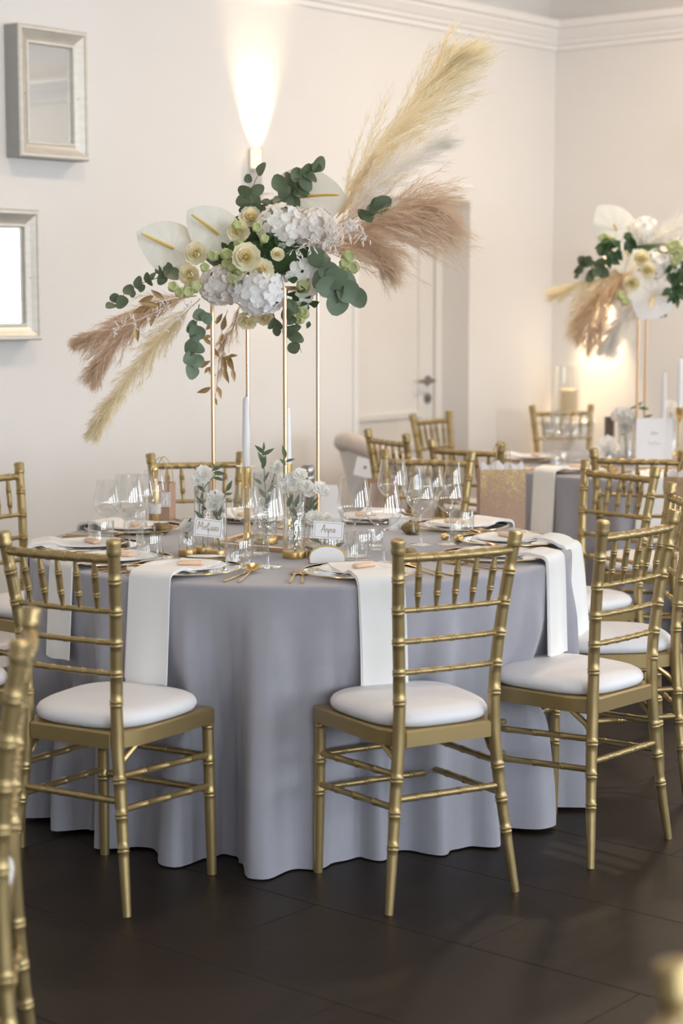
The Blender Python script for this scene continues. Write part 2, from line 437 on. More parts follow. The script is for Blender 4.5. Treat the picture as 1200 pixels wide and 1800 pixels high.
# mirrors
def ring_frame(mb, prof, wd, ht, fn):
    P = []
    for ins, hgt in prof:
        for sx, sz in ((-1, -1), (1, -1), (1, 1), (-1, 1)):
            P.append(fn(sx * (wd / 2 - ins), hgt, sz * (ht / 2 - ins)))
    F = []
    for i in range(len(prof) - 1):
        for k in range(4): F.append((i * 4 + k, i * 4 + (k + 1) % 4, i * 4 + 4 + (k + 1) % 4, i * 4 + 4 + k))
    mb.add(P, F)
def mirror(ac, zc, wd, ht, label):
    base = R(ac, 0, zc - ht / 2)
    t = thing('wall_mirror', label, 'mirror', base, group=None)
    fn = lambda x, y, z: R(ac + x, y + .001, zc + z) - base
    mb = MB(); ring_frame(mb, [(0, 0), (0, .08)], wd, ht, fn); mb.build('frame_side', M_SILVSIDE, t, smooth=False)
    mb = MB(); ring_frame(mb, [(0, .08), (.006, .086), (.016, .086), (.019, .081), (.024, .078), (.040, .068), (.056, .060), (.058, .066), (.066, .066), (.070, .046)], wd, ht, fn)
    mb.build('frame', M_SILVER, t, smooth=False)
    mb = MB(); mb.box(-wd / 2 + .069, wd / 2 - .069, .042, .048, -ht / 2 + .069, ht / 2 - .069, fn=fn); mb.build('mirror_glass', M_MIRROR, t, smooth=False)
    for sx in (-1, 1):
        mb = MB(); c = fn(sx * (wd / 2 - .042), .068, -.01); d = Vector((NX, NY, 0))
        mb.tube([c - d * .004, c + d * .001], .0035, 8); mb.build('screw', M_STEEL, t)
mirror(3.715, 2.297, .365, .515, 'silver-framed wall mirror, upper one, reflecting grey ceiling')
mirror(3.985, 1.576, .365, .515, 'silver-framed wall mirror, lower one, reflecting a bright window')

# ================================================================== CHIAVARI CHAIRS
def ringed(path, zs_r, rings, seg=12, ring_h=.0045, ring_up=.0022, step=.02):
    """path(t)->Vector for t in 0..1 ; zs_r(t)->radius ; rings at t values (length-normalised)"""
    L = sum((path((i + 1) / 20) - path(i / 20)).length for i in range(20))
    d = ring_h / L
    ts = set(np.linspace(0, 1, max(3, int(L / step) + 1)).tolist())
    add = {}
    for q in rings:
        for k, up in ((-1.7, 0), (-1.0, 1), (-.45, .35), (0, .2), (.45, .35), (1.0, 1), (1.7, 0)):
            add[min(1, max(0, q + k * d))] = up * ring_up
    ts = [t for t in ts if all(abs(t - q) > 2 * d for q in rings)]
    allt = sorted([(t, 0.) for t in ts] + list(add.items()))
    return [path(t) for t, _ in allt], [zs_r(t) + u for t, u in allt]
CH_T = .917
def post_path(s):
    def p(t):
        z = t * .885
        x = interp(z, [0, .1, .2, .3, .4, .5, .6, .7, .8, .9], [.185, .172, .160, .149, .140, .1365, .1405, .148, .157, .1665])
        y = interp(z, [0, .1, .2, .3, .44, .55, .65, .75, .9], [-.034, -.024, -.014, -.006, .0, -.001, -.008, -.019, -.042])
        return Vector((s * x, y, z))
    return p
def front_path(s):
    def p(t):
        z = t * .425
        return Vector((s * interp(z, [0, .425], [.173, .168]), interp(z, [0, .425], [.351, .345]), z))
    return p
CH = []                                            # (name, mesh, material key)
for s in (-1, 1):
    pp = post_path(s)
    P_, r_ = ringed(pp, lambda t: interp(t, [0, .1, .35, .5, 1], [.0105, .0125, .0155, .0155, .0150]), [z / .885 for z in (.16, .24, .325, .515, .587, .664, .742, .82)])
    mb = MB(); mb.tube(P_, r_, 12); top = pp(1.0)
    d = (pp(1.) - pp(.97)).normalized()
    mb.tube([top - d * .004, top, top + d * .002, top + d * .012, top + d * .016, top + d * .028, top + d * .034, top + d * .036], [.0155, .0175, .0178, .0178, .0165, .0185, .0165, .009], 12)
    CH.append(('rear_post', mb.mesh('rear_post', M_CHAIR), None))
    fp = front_path(s)
    P_, r_ = ringed(fp, lambda t: interp(t, [0, .3, 1], [.0125, .0145, .0150]), [z / .425 for z in (.215, .30, .395)])
    mb = MB(); mb.tube(P_, r_, 12); CH.append(('front_leg', mb.mesh('front_leg', M_CHAIR), None))
def rail(p0, p1, r, nr, name, bow=0., seg=10, upv=.0016):
    p0, p1 = Vector(p0), Vector(p1)
    def path(t): return p0.lerp(p1, t) + Vector((0, bow * 4 * t * (1 - t), 0))
    P_, r_ = ringed(path, lambda t: r, [(i + 1) / (nr + 1) for i in range(nr)], seg, .0035, upv, .04)
    mb = MB(); mb.tube(P_, r_, seg); return mb.mesh(name, M_CHAIR)
def onpost(s, z, inset=0.):
    q = post_path(s)(z / .885); return Vector((q.x - s * inset, q.y, z))
CH.append(('crest_rail', rail(onpost(-1, .872), onpost(1, .872), .0115, 6, 'crest_rail', -.012, 12), None))
for z in (.742, .664, .587):
    CH.append(('back_rail', rail(onpost(-1, z), onpost(1, z), .0072, 5, 'back_rail', -.008), None))
for i in range(5):
    t = (i + 1) / 6
    a_ = onpost(-1, .872).lerp(onpost(1, .872), t) + Vector((0, -.012 * 4 * t * (1 - t), 0)); b_ = onpost(-1, .742).lerp(onpost(1, .742), t) + Vector((0, -.008 * 4 * t * (1 - t), 0))
    P_, r_ = ringed(lambda q: b_.lerp(a_, q), lambda q: interp(q, [0, .06, .3, .5, .7, .94, 1], [.0045, .0048, .0082, .0086, .0082, .0048, .0045]), [.30, .68], 8, .003, .0018, .012)
    mb = MB(); mb.tube(P_, r_, 8); CH.append(('spindle', mb.mesh('spindle', M_CHAIR), None))
CH.append(('rear_stretcher', rail(onpost(-1, .275), onpost(1, .275), .0085, 4, 'rear_stretcher'), None))
for s in (-1, 1):
    for zr, zf in ((.335, .318), (.255, .236)):
        CH.append(('side_stretcher', rail(onpost(s, zr), front_path(s)(zf / .425), .0085, 3, 'side_stretcher'), None))
for z in (.315, .225):
    CH.append(('front_stretcher', rail(front_path(-1)(z / .425), front_path(1)(z / .425), .0085, 4, 'front_stretcher'), None))
# seat frame: trapezoid ring with clipped rear corners
out = [(-.186, .362), (.186, .362), (.190, .350), (.172, .10), (.166, .055), (.145, .012), (.125, -.012), (-.125, -.012), (-.145, .012), (-.166, .055), (-.172, .10), (-.190, .350)]
mb = MB(); n_ = len(out); P_ = []
for (k, z) in ((1, .402), (1.0, .438), (.975, .443), (.80, .443), (.80, .402)):
    for x, y in out: P_.append((x * k * .975, (y - .17) * k * .985 + .168, z))
F_ = [(i * n_ + j, i * n_ + (j + 1) % n_, (i + 1) * n_ + (j + 1) % n_, (i + 1) * n_ + j) for i in range(4) for j in range(n_)]
F_ += [(4 * n_ + j, 4 * n_ + (j + 1) % n_, (j + 1) % n_, j) for j in range(n_)]
mb.add(P_, F_); CH.append(('seat_frame', mb.mesh('seat_frame', M_CHAIR, True, 25), None))
for s in (-1, 1):
    mb = MB(); mb.tube([onpost(s, .34), onpost(s, .37) + Vector((-s * .004, .02, 0)), Vector((s * .150, .06, .404))], [.006, .009, .008], 8)
    CH.append(('corner_brace', mb.mesh('corner_brace', M_CHAIR), None))
# cushion
mb = MB(); nu = 48; prof_c = [(.0, .443), (.90, .443), (.97, .449), (1.0, .459), (.995, .468), (.965, .477), (.90, .484), (.78, .489), (.55, .493), (.28, .495), (.0, .496)]
P_ = []
for k, z in prof_c:
    for i in range(nu):
        an = 2 * math.pi * i / nu
        cx, sy = math.cos(an), math.sin(an)
        e = 2 / 3.1
        x = math.copysign(abs(cx) ** e, cx); y = math.copysign(abs(sy) ** e, sy)
        wd = .163 + .026 * (y * .5 + .5)
        P_.append((x * wd * k,   .174 + y * .186 * k, z))
mb.grid(P_, nu, len(prof_c), True); CH.append(('seat_cushion', mb.mesh('seat_cushion', M_CUSH, True, 80), None))

def chair(x, y, deg, label, group='gold bamboo-style banquet chairs'):
    t = thing('banquet_chair', label, 'chair', (x, y, 0), rad(deg), group)
    for nm, me, _ in CH: link(nm, me, t)
    return t
def chair_top(p1, p2, deg, label):                  # from the world positions of the two post tops
    f = Vector((-math.sin(rad(deg)), math.cos(rad(deg))))
    return chair((p1[0] + p2[0]) / 2 + f.x * .042, (p1[1] + p2[1]) / 2 + f.y * .042, deg, label)
chair(-.662, 4.482, math.degrees(-.522), 'gold chair with white seat at the front left of the near table')
chair(.260, 4.494, math.degrees(.506), 'gold chair with white seat at the front centre of the near table')
chair(.754, 4.903, math.degrees(.823), 'gold chair with white seat at the front right of the near table')
chair(.985, 5.575, 92, 'gold chair whose back post is cut by the right picture edge, seat beside grey cloth')
chair_top((.863, 6.542), (1.061, 6.285), 127.7, 'gold chair turned to us between the near table and the far grey table')
chair_top((.160, 7.0), (.487, 6.90), 162.5, 'gold chair behind the wine glasses at the back right of the near table')
chair_top((-.703, 6.822), (-.371, 6.871), -168, 'gold chair behind the flower vases at the back of the near table')
chair_top((-1.117, 6.433), (-1.305, 6.154), -124, 'gold chair back against the wall, half cut by the left picture edge')
chair(-1.262, 4.90, -58, 'gold chair hidden behind the front left chair, seat at the left picture edge')
chair_top((-.540, 3.07), (-.575, 3.405), 96, 'blurred gold chair seen edge-on in the left foreground')
chair_top((.291, 1.555), (.174, 1.235), -110, 'strongly blurred gold chair top in the bottom right corner')
chair_top((.363, 7.52), (.628, 7.30), -38, 'gold chair with the glittered gift bag hanging from its post')
chair_top((.125, 8.08), (.262, 7.80), -62, 'gold chair beside the white tub seat near the door')
chair_top((.335, 9.12), (.557, 9.40), -125, 'gold chair in front of the door, farthest left of the far table')
chair_top((1.0, 9.87), (1.345, 9.96), -165, 'gold chair in the far corner behind the far table glasses')
chair_top((.951, 7.05), (1.285, 6.955), -16, 'gold chair with its back to us at the front of the far table')

# ================================================================== TABLES AND CLOTHS
TC = Vector((-.121, 5.545, 0)); TR = .808; TZ = .75
FC = Vector((1.52, 8.30, 0)); FR_ = .84
def table(c, r, label):
    t = thing('round_table', label, 'table', (c.x, c.y, 0))
    mb = MB(); mb.lathe([(r - .012, TZ - .034), (r - .008, TZ - .03), (r - .008, TZ - .01), (r - .012, TZ - .006)], 64); mb.build('table_top', M_DOOR, t)
    mb = MB(); mb.lathe([(.05, .03), (.04, .1), (.04, TZ - .034)], 20); mb.build('column', M_STEEL, t)
    mb = MB(); mb.lathe([(.3, .001), (.3, .02), (.06, .035)], 32); mb.build('foot', M_STEEL, t)
def cloth(c, r, label, seed, dents, naps=(), flare=.022, amp=.080):
    rg = np.random.default_rng(seed)
    K = [(k, rg.uniform(.3, 1.), rg.uniform(0, 6.28)) for k in (9, 13, 16, 19, 22, 26, 31)]
    S = sum(x[1] for x in K)
    def fold(th):
        v = sum(am * math.sin(k * th + ph + .5 * math.sin(2 * th + k)) for k, am, ph in K) / S * 1.9
        v = max(-1.15, min(1, v)); return math.copysign(abs(v) ** .75, v) - .22 * math.cos(2 * v * 2.2)
    nu = 420; rows = []
    for q in (0, .3, .6, .8, .92, .97): rows.append(('t', q))
    for q in range(1, 5): rows.append(('c', q / 4))
    for q in range(1, 27): rows.append(('d', q / 26))
    P = []; rc = .012
    FV = [fold(2 * math.pi * i / nu) for i in range(nu)]
    HZ = [.004 + .018 * max(0, math.sin(3 * 2 * math.pi * i / nu + seed)) * .5 for i in range(nu)]
    for kind, q in rows:
        for i in range(nu):
            th = 2 * math.pi * i / nu
            if kind == 't': rr, z = q * (r - rc), TZ
            elif kind == 'c': rr, z = r - rc + rc * math.sin(q * math.pi / 2), TZ - rc * (1 - math.cos(q * math.pi / 2))
            else:
                z = TZ - rc + (HZ[i] - TZ + rc) * q
                dd = q
                din = 0.
                for dang, dep, wd in dents:
                    da = (math.degrees(th) - dang + 180) % 360 - 180
                    din += dep * math.exp(-(da / wd) ** 2)
                fv = FV[i]
                for na in naps:                    # a hanging napkin presses the folds flat behind it
                    da = abs((math.degrees(th) - na + 180) % 360 - 180)
                    wgt = math.exp(-(da / 8.0) ** 4) * (1 - smooth01((dd - .40) / .22))
                    fv = fv * (1 - wgt) - .25 * wgt
                rr = r + flare * dd ** 1.3 + amp * fv * (.25 * smooth01(dd * 4) + .75 * smooth01(dd * 1.02)) - din * smooth01((dd - .18) / .35)
                rr += .004 * math.sin(th * 31 + q * 7) * dd
            P.append((rr * math.cos(th), rr * math.sin(th), z))
    mb = MB(); mb.grid(P, nu, len(rows), True)
    return thing('tablecloth', label, 'tablecloth', (c.x, c.y, 0), me=mb.mesh('tablecloth', M_CLOTH, True, 60), group='grey floor-length tablecloths')
table(TC, TR, 'round table hidden under the near grey cloth')
table(FC, FR_, 'round table hidden under the far grey cloth')
cloth(TC, TR, 'grey cloth falling to the floor from the near round table', 3, [(243, .06, 12), (290, .095, 11), (324, .08, 11), (2, .08, 12), (39, .05, 12), (212, .06, 10)], (-118.7, -74.1, -27.4, -6., 37.5, 148.5, -172, -143.7))
cloth(FC, FR_, 'grey cloth on the far round table at the right edge', 8, [], (217, 252, 165))

# ================================================================== TABLEWARE PROTOTYPES
def lathe_me(name, prof, m, seg=28, cap=False, angle=50, wob=None):
    mb = MB(); mb.lathe(prof, seg, cap=cap, wob=wob); return mb.mesh(name, m, True, angle)
def wine_set(h, rw, rr, zb, nm):
    bowl = [(.0035, zb), (rw * .35, zb + .006), (rw * .72, zb + .018), (rw * .94, zb + .032), (rw, zb + .042), (rw * .985, zb + .052), (rr + (rw - rr) * .45, zb + .052 + (h - zb - .052) * .5), (rr, h - .001), (rr - .0006, h), (rr - .0012, h - .001)]
    stem = [(.0065, .006), (.0038, .016), (.0032, .05), (.0034, zb - .012), (.0055, zb - .002), (.0035, zb + .001)]
    foot = [(.0, .0006), (rw * .78, .0006), (rw * .80, .0018), (rw * .5, .0032), (.0065, .0065)]
    return [('bowl', lathe_me(nm + '_bowl', bowl, M_GLASS, 36)), ('stem', lathe_me(nm + '_stem', stem, M_GLASS, 12)), ('foot', lathe_me(nm + '_foot', foot, M_GLASS, 36))]
GL_BIG = wine_set(.225, .050, .037, .098, 'red')
GL_MID = wine_set(.205, .042, .030, .095, 'white')
GL_FLU = wine_set(.215, .030, .022, .095, 'flute')
TUMB = [('wall', lathe_me('tumbler_wall', [(.0365, .010), (.039, .03), (.0385, .078), (.038, .0795), (.037, .079), (.0372, .03), (.034, .013)], M_GLASS, 32)), ('base', lathe_me('tumbler_base', [(.0, .0006), (.031, .0006), (.0355, .005), (.0362, .0099), (.0335, .0125), (.0, .0105)], M_GLASS, 32))]
TUMBS = [('wall', lathe_me('shot_wall', [(.021, .012), (.0235, .058), (.0228, .059), (.0225, .058), (.020, .014)], M_GLASS, 24)), ('base', lathe_me('shot_base', [(.0, .0006), (.0185, .0006), (.021, .0118), (.0, .012)], M_GLASS, 24))]
def glassware(kind, pos, label, group=None, cat='glass', name='wine_glass', rz=0.):
    t = thing(name, label, cat, pos, rz, group)
    for nm, me in kind: link(nm, me, t)
    return t
CHARGER = [('plate', lathe_me('charger', [(.0, .003), (.09, .003), (.10, .0045), (.125, .010), (.155, .0135), (.1565, .0125), (.125, .0075), (.10, .0015), (.0, .0010)], M_GLASSP, 64)),
           ('gold_rim', lathe_me('charger_rim', [(.1545, .0137), (.1575, .0148), (.1585, .0132), (.1565, .0120), (.1545, .0132)], M_POLISH, 64))]
PLATE = [('plate', lathe_me('dinner_plate', [(.0, .0045), (.060, .0045), (.075, .0075), (.098, .0150), (.112, .0170), (.1135, .0160), (.098, .0125), (.076, .0050), (.055, .0035), (.0, .0035)], M_PORC, 64))]
# cutlery (lies along +y away from the diner; handle end at y=0)
def fork_me():
    mb = MB()
    mb.tube([(0, 0, .002), (0, .02, .0022), (0, .08, .003), (0, .118, .006), (0, .128, .0055)], [.0042, .0040, .0028, .0026, .0034], 8, flat=.55)
    P = []
    for i, (y, w_) in enumerate(((.122, .004), (.132, .0095), (.142, .0115), (.150, .0118))):
        z = .0055 - .002 * math.sin(i / 3 * math.pi)
        P += [(-w_, y, z), (0, y, z - .0006), (w_, y, z)]
    mb.grid(P, 3, 4); mb.grid([(x, y, z - .0016) for x, y, z in P], 3, 4)
    for k in range(4):
        x = -.0100 + k * .0067
        mb.tube([(x, .149, .0045), (x, .168, .0040), (x * .96, .192, .0075)], [.0017, .0015, .0008], 6)
    mb.v = [(x * 1.18, y * 1.12, z) for x, y, z in mb.v]
    return mb.mesh('fork', M_CUTL)
def knife_me():
    mb = MB()
    mb.tube([(0, 0, .0025), (0, .03, .0027), (0, .10, .003), (0, .118, .003)], [.0044, .0042, .0034, .0040], 8, flat=.55)
    P = [];
    for y, w0, w1 in ((.115, -.004, .004), (.13, -.007, .0055), (.18, -.0095, .0055), (.205, -.006, .005), (.216, .0005, .003)):
        P += [(w0, y, .0022), (w1, y, .0034)]
    mb.grid(P, 2, 5); mb.grid([(x, y, z - .0016) for x, y, z in P], 2, 5)
    return mb.mesh('knife', M_CUTL)
def spoon_me():
    mb = MB()
    mb.tube([(0, 0, .002), (0, .02, .0022), (0, .09, .004), (0, .132, .0075), (0, .145, .0065)], [.0042, .0040, .0028, .0026, .0032], 8, flat=.55)
    P = []; nu, nv = 20, 6
    for j in range(nv):
        q = j / (nv - 1)
        for i in range(nu):
            an = 2 * math.pi * i / nu
            x = .0185 * q * math.cos(an) * (1 + .12 * math.sin(an)); y = .166 + .027 * q * math.sin(an)
            P.append((x, y, .0032 + .0065 * q * q + max(-.02, (y - .166)) * .28 + .0035))
    mb.grid(P, nu, nv, True); mb.grid([(x, y, z + .0009) for x, y, z in P], nu, nv, True)
    mb.v = [(x * 1.12, y * 1.1, z) for x, y, z in mb.v]
    return mb.mesh('spoon', M_CUTL)
FORK, KNIFE, SPOON = fork_me(), knife_me(), spoon_me()
def napkin_me(edge, drop, wd, seed, out=.014):
    """local: y inward, -y outward; y=-edge is the table edge; two folded layers lie in the plate and hang over the edge"""
    rg = np.random.default_rng(seed)
    mb = MB(); ph = rg.uniform(0, 6.28); TK = .0042
    def rest(y): return interp(abs(y), [0, .058, .075, .098, .113, .130, .158, .172, .3], [.0090, .0092, .0128, .0205, .0225, .0215, .0165, .0050, .0030])
    for layer in (0, 1):
        off = (TK + .0006) * layer + TK + .0006; path = []
        for y in np.linspace(.092 - .01 * layer, -edge + .020, 18): path.append((y, max(rest(y), rest(y - .012) if y < -.1 else 0) + off, 0., 1.))
        y0, z0 = path[-1][0], path[-1][1]; R0 = .020 + off * .6
        for q in np.linspace(.2, 1, 6):
            an = q * math.pi / 2; path.append((y0 - math.sin(an) * R0, z0 - R0 * (1 - math.cos(an)), math.sin(an), math.cos(an)))
        y1, z1 = path[-1][0], path[-1][1]; dl = drop - (.014 if layer == 0 else 0)
        for q in np.linspace(.06, 1, 15): path.append((y1 - out * q ** .8, z1 - dl * q, 1., 0.))
        nv = len(path); nu = 9; T = []; Bm = []
        for j, (y, z, ny, nz) in enumerate(path):
            fr_ = j / (nv - 1); hang = max(0, (j - 20) / (nv - 21))
            for i in range(nu):
                u = i / (nu - 1) - .5
                x = u * wd * (1 + .05 * fr_ * math.sin(ph + 2)) + .006 * math.sin(fr_ * 4 + ph) + .005 * layer * fr_
                b = .0030 * math.sin(x * 50 + ph + fr_ * 3) * hang; zz = z + (.003 * math.sin(x * 35 + ph) if j == nv - 1 else 0)
                T.append((x, y - b * ny, zz)); Bm.append((x, y - b * ny + TK * ny, zz - TK * nz))
        o = len(mb.v); mb.grid(T, nu, nv); o2 = len(mb.v); mb.grid(Bm, nu, nv)
        for j in range(nv - 1):
            for e in (0, nu - 1): mb.f.append((o + j * nu + e, o + (j + 1) * nu + e, o2 + (j + 1) * nu + e, o2 + j * nu + e))
        for i in range(nu - 1):
            for j in (0, nv - 1): mb.f.append((o + j * nu + i, o + j * nu + i + 1, o2 + j * nu + i + 1, o2 + j * nu + i))
    return mb.mesh('napkin', M_NAPK, True, 60)
def favour_me():
    mb = MB(); mb.bbox(-.036, .036, -.013, .013, 0, .012, .004); return mb.mesh('wrapped_favour', M_PEACH, True, 30)
FAV = favour_me()

def setting(c, r, deg, where, seed, drop=.27, wd=.125, full=True, fav=True, cutl=True, nap=True, tilt=0., out=.014, edge=.176):
    an = rad(deg); pr = r - .176
    P = Vector((c.x + pr * math.cos(an), c.y + pr * math.sin(an), TZ))
    rz = an + math.pi / 2                                         # local +y points inward
    def loc(x, y, z=0.):
        v = Matrix.Rotation(rz, 3, 'Z') @ Vector((x, y, 0)); return P + Vector((v.x, v.y, z))
    ch = thing('charger_plate', 'clear glass charger with gold rim at the ' + where, 'plate', P + Vector((0, 0, .0005)), rz, 'glass charger plates')
    for nm, me in CHARGER: link(nm, me, ch)
    pl = thing('dinner_plate', 'white plate on the glass charger at the ' + where, 'plate', P + Vector((0, 0, .0045)), rz, 'white dinner plates')
    for nm, me in PLATE: link(nm, me, pl)
    if nap:
        o = thing('napkin', 'white linen napkin over the edge at the ' + where, 'napkin', P, rz + rad(tilt), 'white linen napkins', me=napkin_me(edge, drop, wd, seed, out))
    if fav:
        f = thing('wrapped_favour', 'small peach wrapped favour on the napkin at the ' + where, 'favour', loc(.012, .01, .0190), rz + rad(25), 'peach favours', me=FAV)
    if cutl:
        for me, nm, dx, dy, rr_, d in ((FORK, 'fork', -.222, -.098, -20, 'outer gold fork left of the plate'), (FORK, 'fork', -.192, -.112, -16, 'inner gold fork left of the plate'), (KNIFE, 'knife', .196, -.112, 12, 'gold knife right of the plate'), (SPOON, 'spoon', .232, -.098, 20, 'gold spoon right of the plate')):
            thing(nm, d + ' at the ' + where, nm, loc(dx, dy, .0008), rz + rad(rr_), 'gold cutlery', me=me)
    return loc
SET = {}
for key, deg, where, drop, kw in (
    ('1', -118.7, 'near-table front left place', .275, {}),
    ('2', -74.1, 'near-table front centre place', .285, {}),
    ('3', -27.4, 'near-table front right place', .265, {}),
    ('4', 3.0, 'near-table rightmost place', .25, {'tilt': -30, 'out': .03, 'edge': .197}),
    ('5', 37.5, 'near-table back right place', .25, {}),
    ('6', 70., 'place behind the tall wine glasses', .25, {}),
    ('7', 107., 'place behind the flower vases', .25, {}),
    ('8', 148.5, 'near-table back left place', .25, {}),
    ('9', -172., 'near-table leftmost place', .25, {}),
    ('10', -143.7, 'place behind the front left chair', .25, {})):
    SET[key] = setting(TC, TR, deg, where, int(key) * 3 + 1, drop, **kw)
setting(FC, FR_, 217, 'far-table front left place', 50, .25)
setting(FC, FR_, 252, 'far-table front place', 51, .25)
setting(FC, FR_, 165, 'far-table back left place', 52, .2)

# glasses, placed by the foot of each
def on_t(px, py, z=TZ): return at_z(px, py, z + .0006)
G1 = 'wine glasses on the near table'
for kind, px, py, lab in (
    (GL_MID, 190, 967, 'wine glass leftmost of all, in front of the back left napkin'),
    (GL_BIG, 227, 968, 'large wine glass second from the left, beside the gold bottle'),
    (GL_MID, 271, 942, 'wine glass in front of the small gold bottle'),
    (GL_MID, 432, 977, 'wine glass in front of the gold candlestick'),
    (GL_BIG, 471, 997, 'large wine glass left of the crystal vase'),
    (GL_BIG, 622, 978, 'large wine glass right behind the agate card holder'),
    (GL_BIG, 674, 990, 'large wine glass just left of the front centre chair top'),
    (GL_BIG, 690, 930, 'tallest standing wine glass, its bowl before the back right chair'),
    (GL_MID, 739, 958, 'wine glass with thin stem in the right glass cluster'),
    (GL_MID, 788, 957, 'rightmost wine glass of the near table cluster'),
    (GL_FLU, 726, 940, 'narrow champagne glass at the left of the right cluster'),
    (GL_MID, 757, 932, 'wine glass at the back of the right cluster, in the middle'),
    (GL_FLU, 795, 928, 'narrow champagne glass at the back of the right cluster'),
    (GL_MID, 250, 952, 'wine glass half hidden behind the large left wine glass')):
    glassware(kind, on_t(px, py), lab, G1)
G2 = 'water tumblers on the near table'
for kind, px, py, lab in (
    (TUMB, 178, 962, 'water tumbler leftmost on the near table'),
    (TUMB, 264, 988, 'water tumbler in front at the left, above the front left napkin'),
    (TUMB, 238, 939, 'water tumbler behind, beside the dark geode'),
    (TUMB, 420, 998, 'water tumbler between the two name cards'),
    (TUMB, 630, 985, 'water tumbler right of the white agate'),
    (TUMB, 811, 942, 'water tumbler at the right before the back right napkin')):
    glassware(kind, on_t(px, py), lab, G2, 'tumbler', 'water_tumbler')
glassware(TUMBS, on_t(660, 966), 'small shot-sized glass behind the centre wine glasses', None, 'glass', 'small_glass')
# ribbed votive
def rib(an, z): return 1 + .05 * math.cos(18 * an)
vt = thing('ribbed_votive', 'ribbed glass tealight holder beside the gold stand base', 'candle holder', on_t(457, 975))
link('wall', lathe_me('votive_wall', [(.024, .006), (.026, .04), (.026, .062), (.024, .062), (.023, .012)], M_GLASSR, 72, wob=rib), vt)
link('base', lathe_me('votive_base', [(.0, .0006), (.022, .0006), (.024, .0055), (.0, .008)], M_GLASSR, 36), vt)

# ================================================================== GOLD FLOWER STANDS
def stand(corners, z0, z1, label, m):
    c = sum((Vector(q) for q in corners), Vector((0, 0))) / 4
    t = thing('flower_stand', label, 'stand', (c.x, c.y, z0))
    L = [Vector((q[0] - c.x, q[1] - c.y, 0)) for q in corners]
    h = z1 - z0
    for q in L:
        mb = MB(); mb.tube([q, q + Vector((0, 0, h))], .0062, 8); mb.build('rod', m, t)
    for i in range(4):
        a_, b_ = L[i], L[(i + 1) % 4]
        mb = MB(); d = (b_ - a_).normalized(); s_ = Vector((-d.y, d.x, 0)) * .011
        P = [a_ - s_ + Vector((0, 0, .0006)), b_ - s_ + Vector((0, 0, .0006)), b_ + s_ + Vector((0, 0, .0006)), a_ + s_ + Vector((0, 0, .0006))]
        P += [p + Vector((0, 0, .012)) for p in P]
        mb.add(P, [(3, 2, 1, 0), (4, 5, 6, 7), (0, 1, 5, 4), (1, 2, 6, 5), (2, 3, 7, 6), (3, 0, 4, 7)])
        mb.build('base_bar', m, t, smooth=False)
        mb = MB(); mb.tube([a_ + Vector((0, 0, h)), b_ + Vector((0, 0, h))], .0062, 8); mb.build('top_bar', m, t)
    return t
stand([(-.381, 5.518), (-.163, 5.380), (-.071, 5.610), (-.289, 5.746)], TZ, 1.515, 'tall gold open-frame stand carrying the large bouquet', M_ROSEG)
fl = [at_z(1122, 800, .75).x, at_z(1131, 800, .75).x]
stand([(1.378, 8.46), (1.305, 8.22), (1.54, 8.13), (1.613, 8.37)], TZ, 1.50, 'gold open-frame stand carrying the small far bouquet', M_ROSEG)

# ================================================================== FLOWER PROTOTYPES
def petal_me(name, rad_, h, width, flare, m, ruf=0., nu=7, nv=6):
    """cupped petal: base at origin, rises along z, bulges out along +x"""
    mb = MB(); P = []
    for j in range(nv):
        v = j / (nv - 1)
        for i in range(nu):
            u = i / (nu - 1) * 2 - 1
            w_ = width * (math.sin(min(1, v * 1.15 + .16) * math.pi * .62)) * (1 - .35 * max(0, v - .75) * 4 * abs(u))
            an = u * w_ / max(rad_, .004)
            r = rad_ * (.35 + .65 * math.sin(v * math.pi * .5)) + flare * v ** 2.5 * (1 - .2 * u * u)
            z = h * v * (1 - .10 * u * u * v)
            z += ruf * math.sin(u * 7 + 1) * v * v; r += ruf * math.cos(u * 9) * v * v
            P.append((r * math.cos(an), r * math.sin(an), z))
    mb.grid(P, nu, nv)
    return mb.mesh(name, m, True, 180)
def rose_set(mouter, minner):
    core = MB()                                       # rolled heart of the rose
    P = []; n = 54
    for j in range(6):
        v = j / 5
        for i in range(n):
            an = i / n * 4.6 * math.pi; r = .0006 + .0078 * i / n
            k = 1 - .30 * (1 - v) - .10 * max(0, v - .8) * 5
            P.append((r * math.cos(an) * k, r * math.sin(an) * k, v * .036 - .003 * i / n))
    core.grid(P, n, 6)
    core.lathe([(.0005, .0), (.006, .006), (.0066, .020), (.004, .029), (.0005, .031)], 10, cap=False)
    return dict(core=core.mesh('rose_core', minner, True, 180),
                p0=petal_me('rose_petal_heart', .0105, .0365, .0150, .0006, minner), p1=petal_me('rose_petal_inner', .0155, .0355, .0190, .0025, minner),
                p2=petal_me('rose_petal_mid', .0210, .0335, .0235, .006, mouter, .0006), p3=petal_me('rose_petal_outer', .0270, .0285, .0290, .013, mouter, .0014))
ROSE_Y = rose_set(M_ROSE, M_ROSEC)
WP1 = petal_me('blossom_petal_inner', .010, .028, .018, .006, M_PETW, .002)
WP2 = petal_me('blossom_petal_mid', .017, .027, .024, .013, M_PETW, .003)
WP3 = petal_me('blossom_petal_outer', .024, .021, .028, .016, M_PETW, .003)
ROSE_W = dict(core=None, p1=WP1, p2=WP2, p3=WP3)
mb = MB(); mb.lathe([(.001, -.012), (.009, -.008), (.012, 0), (.008, .012), (.001, .018)], 10); CALYX = mb.mesh('blossom_core', M_PETW, True, 180)
ROSE_W['core'] = CALYX
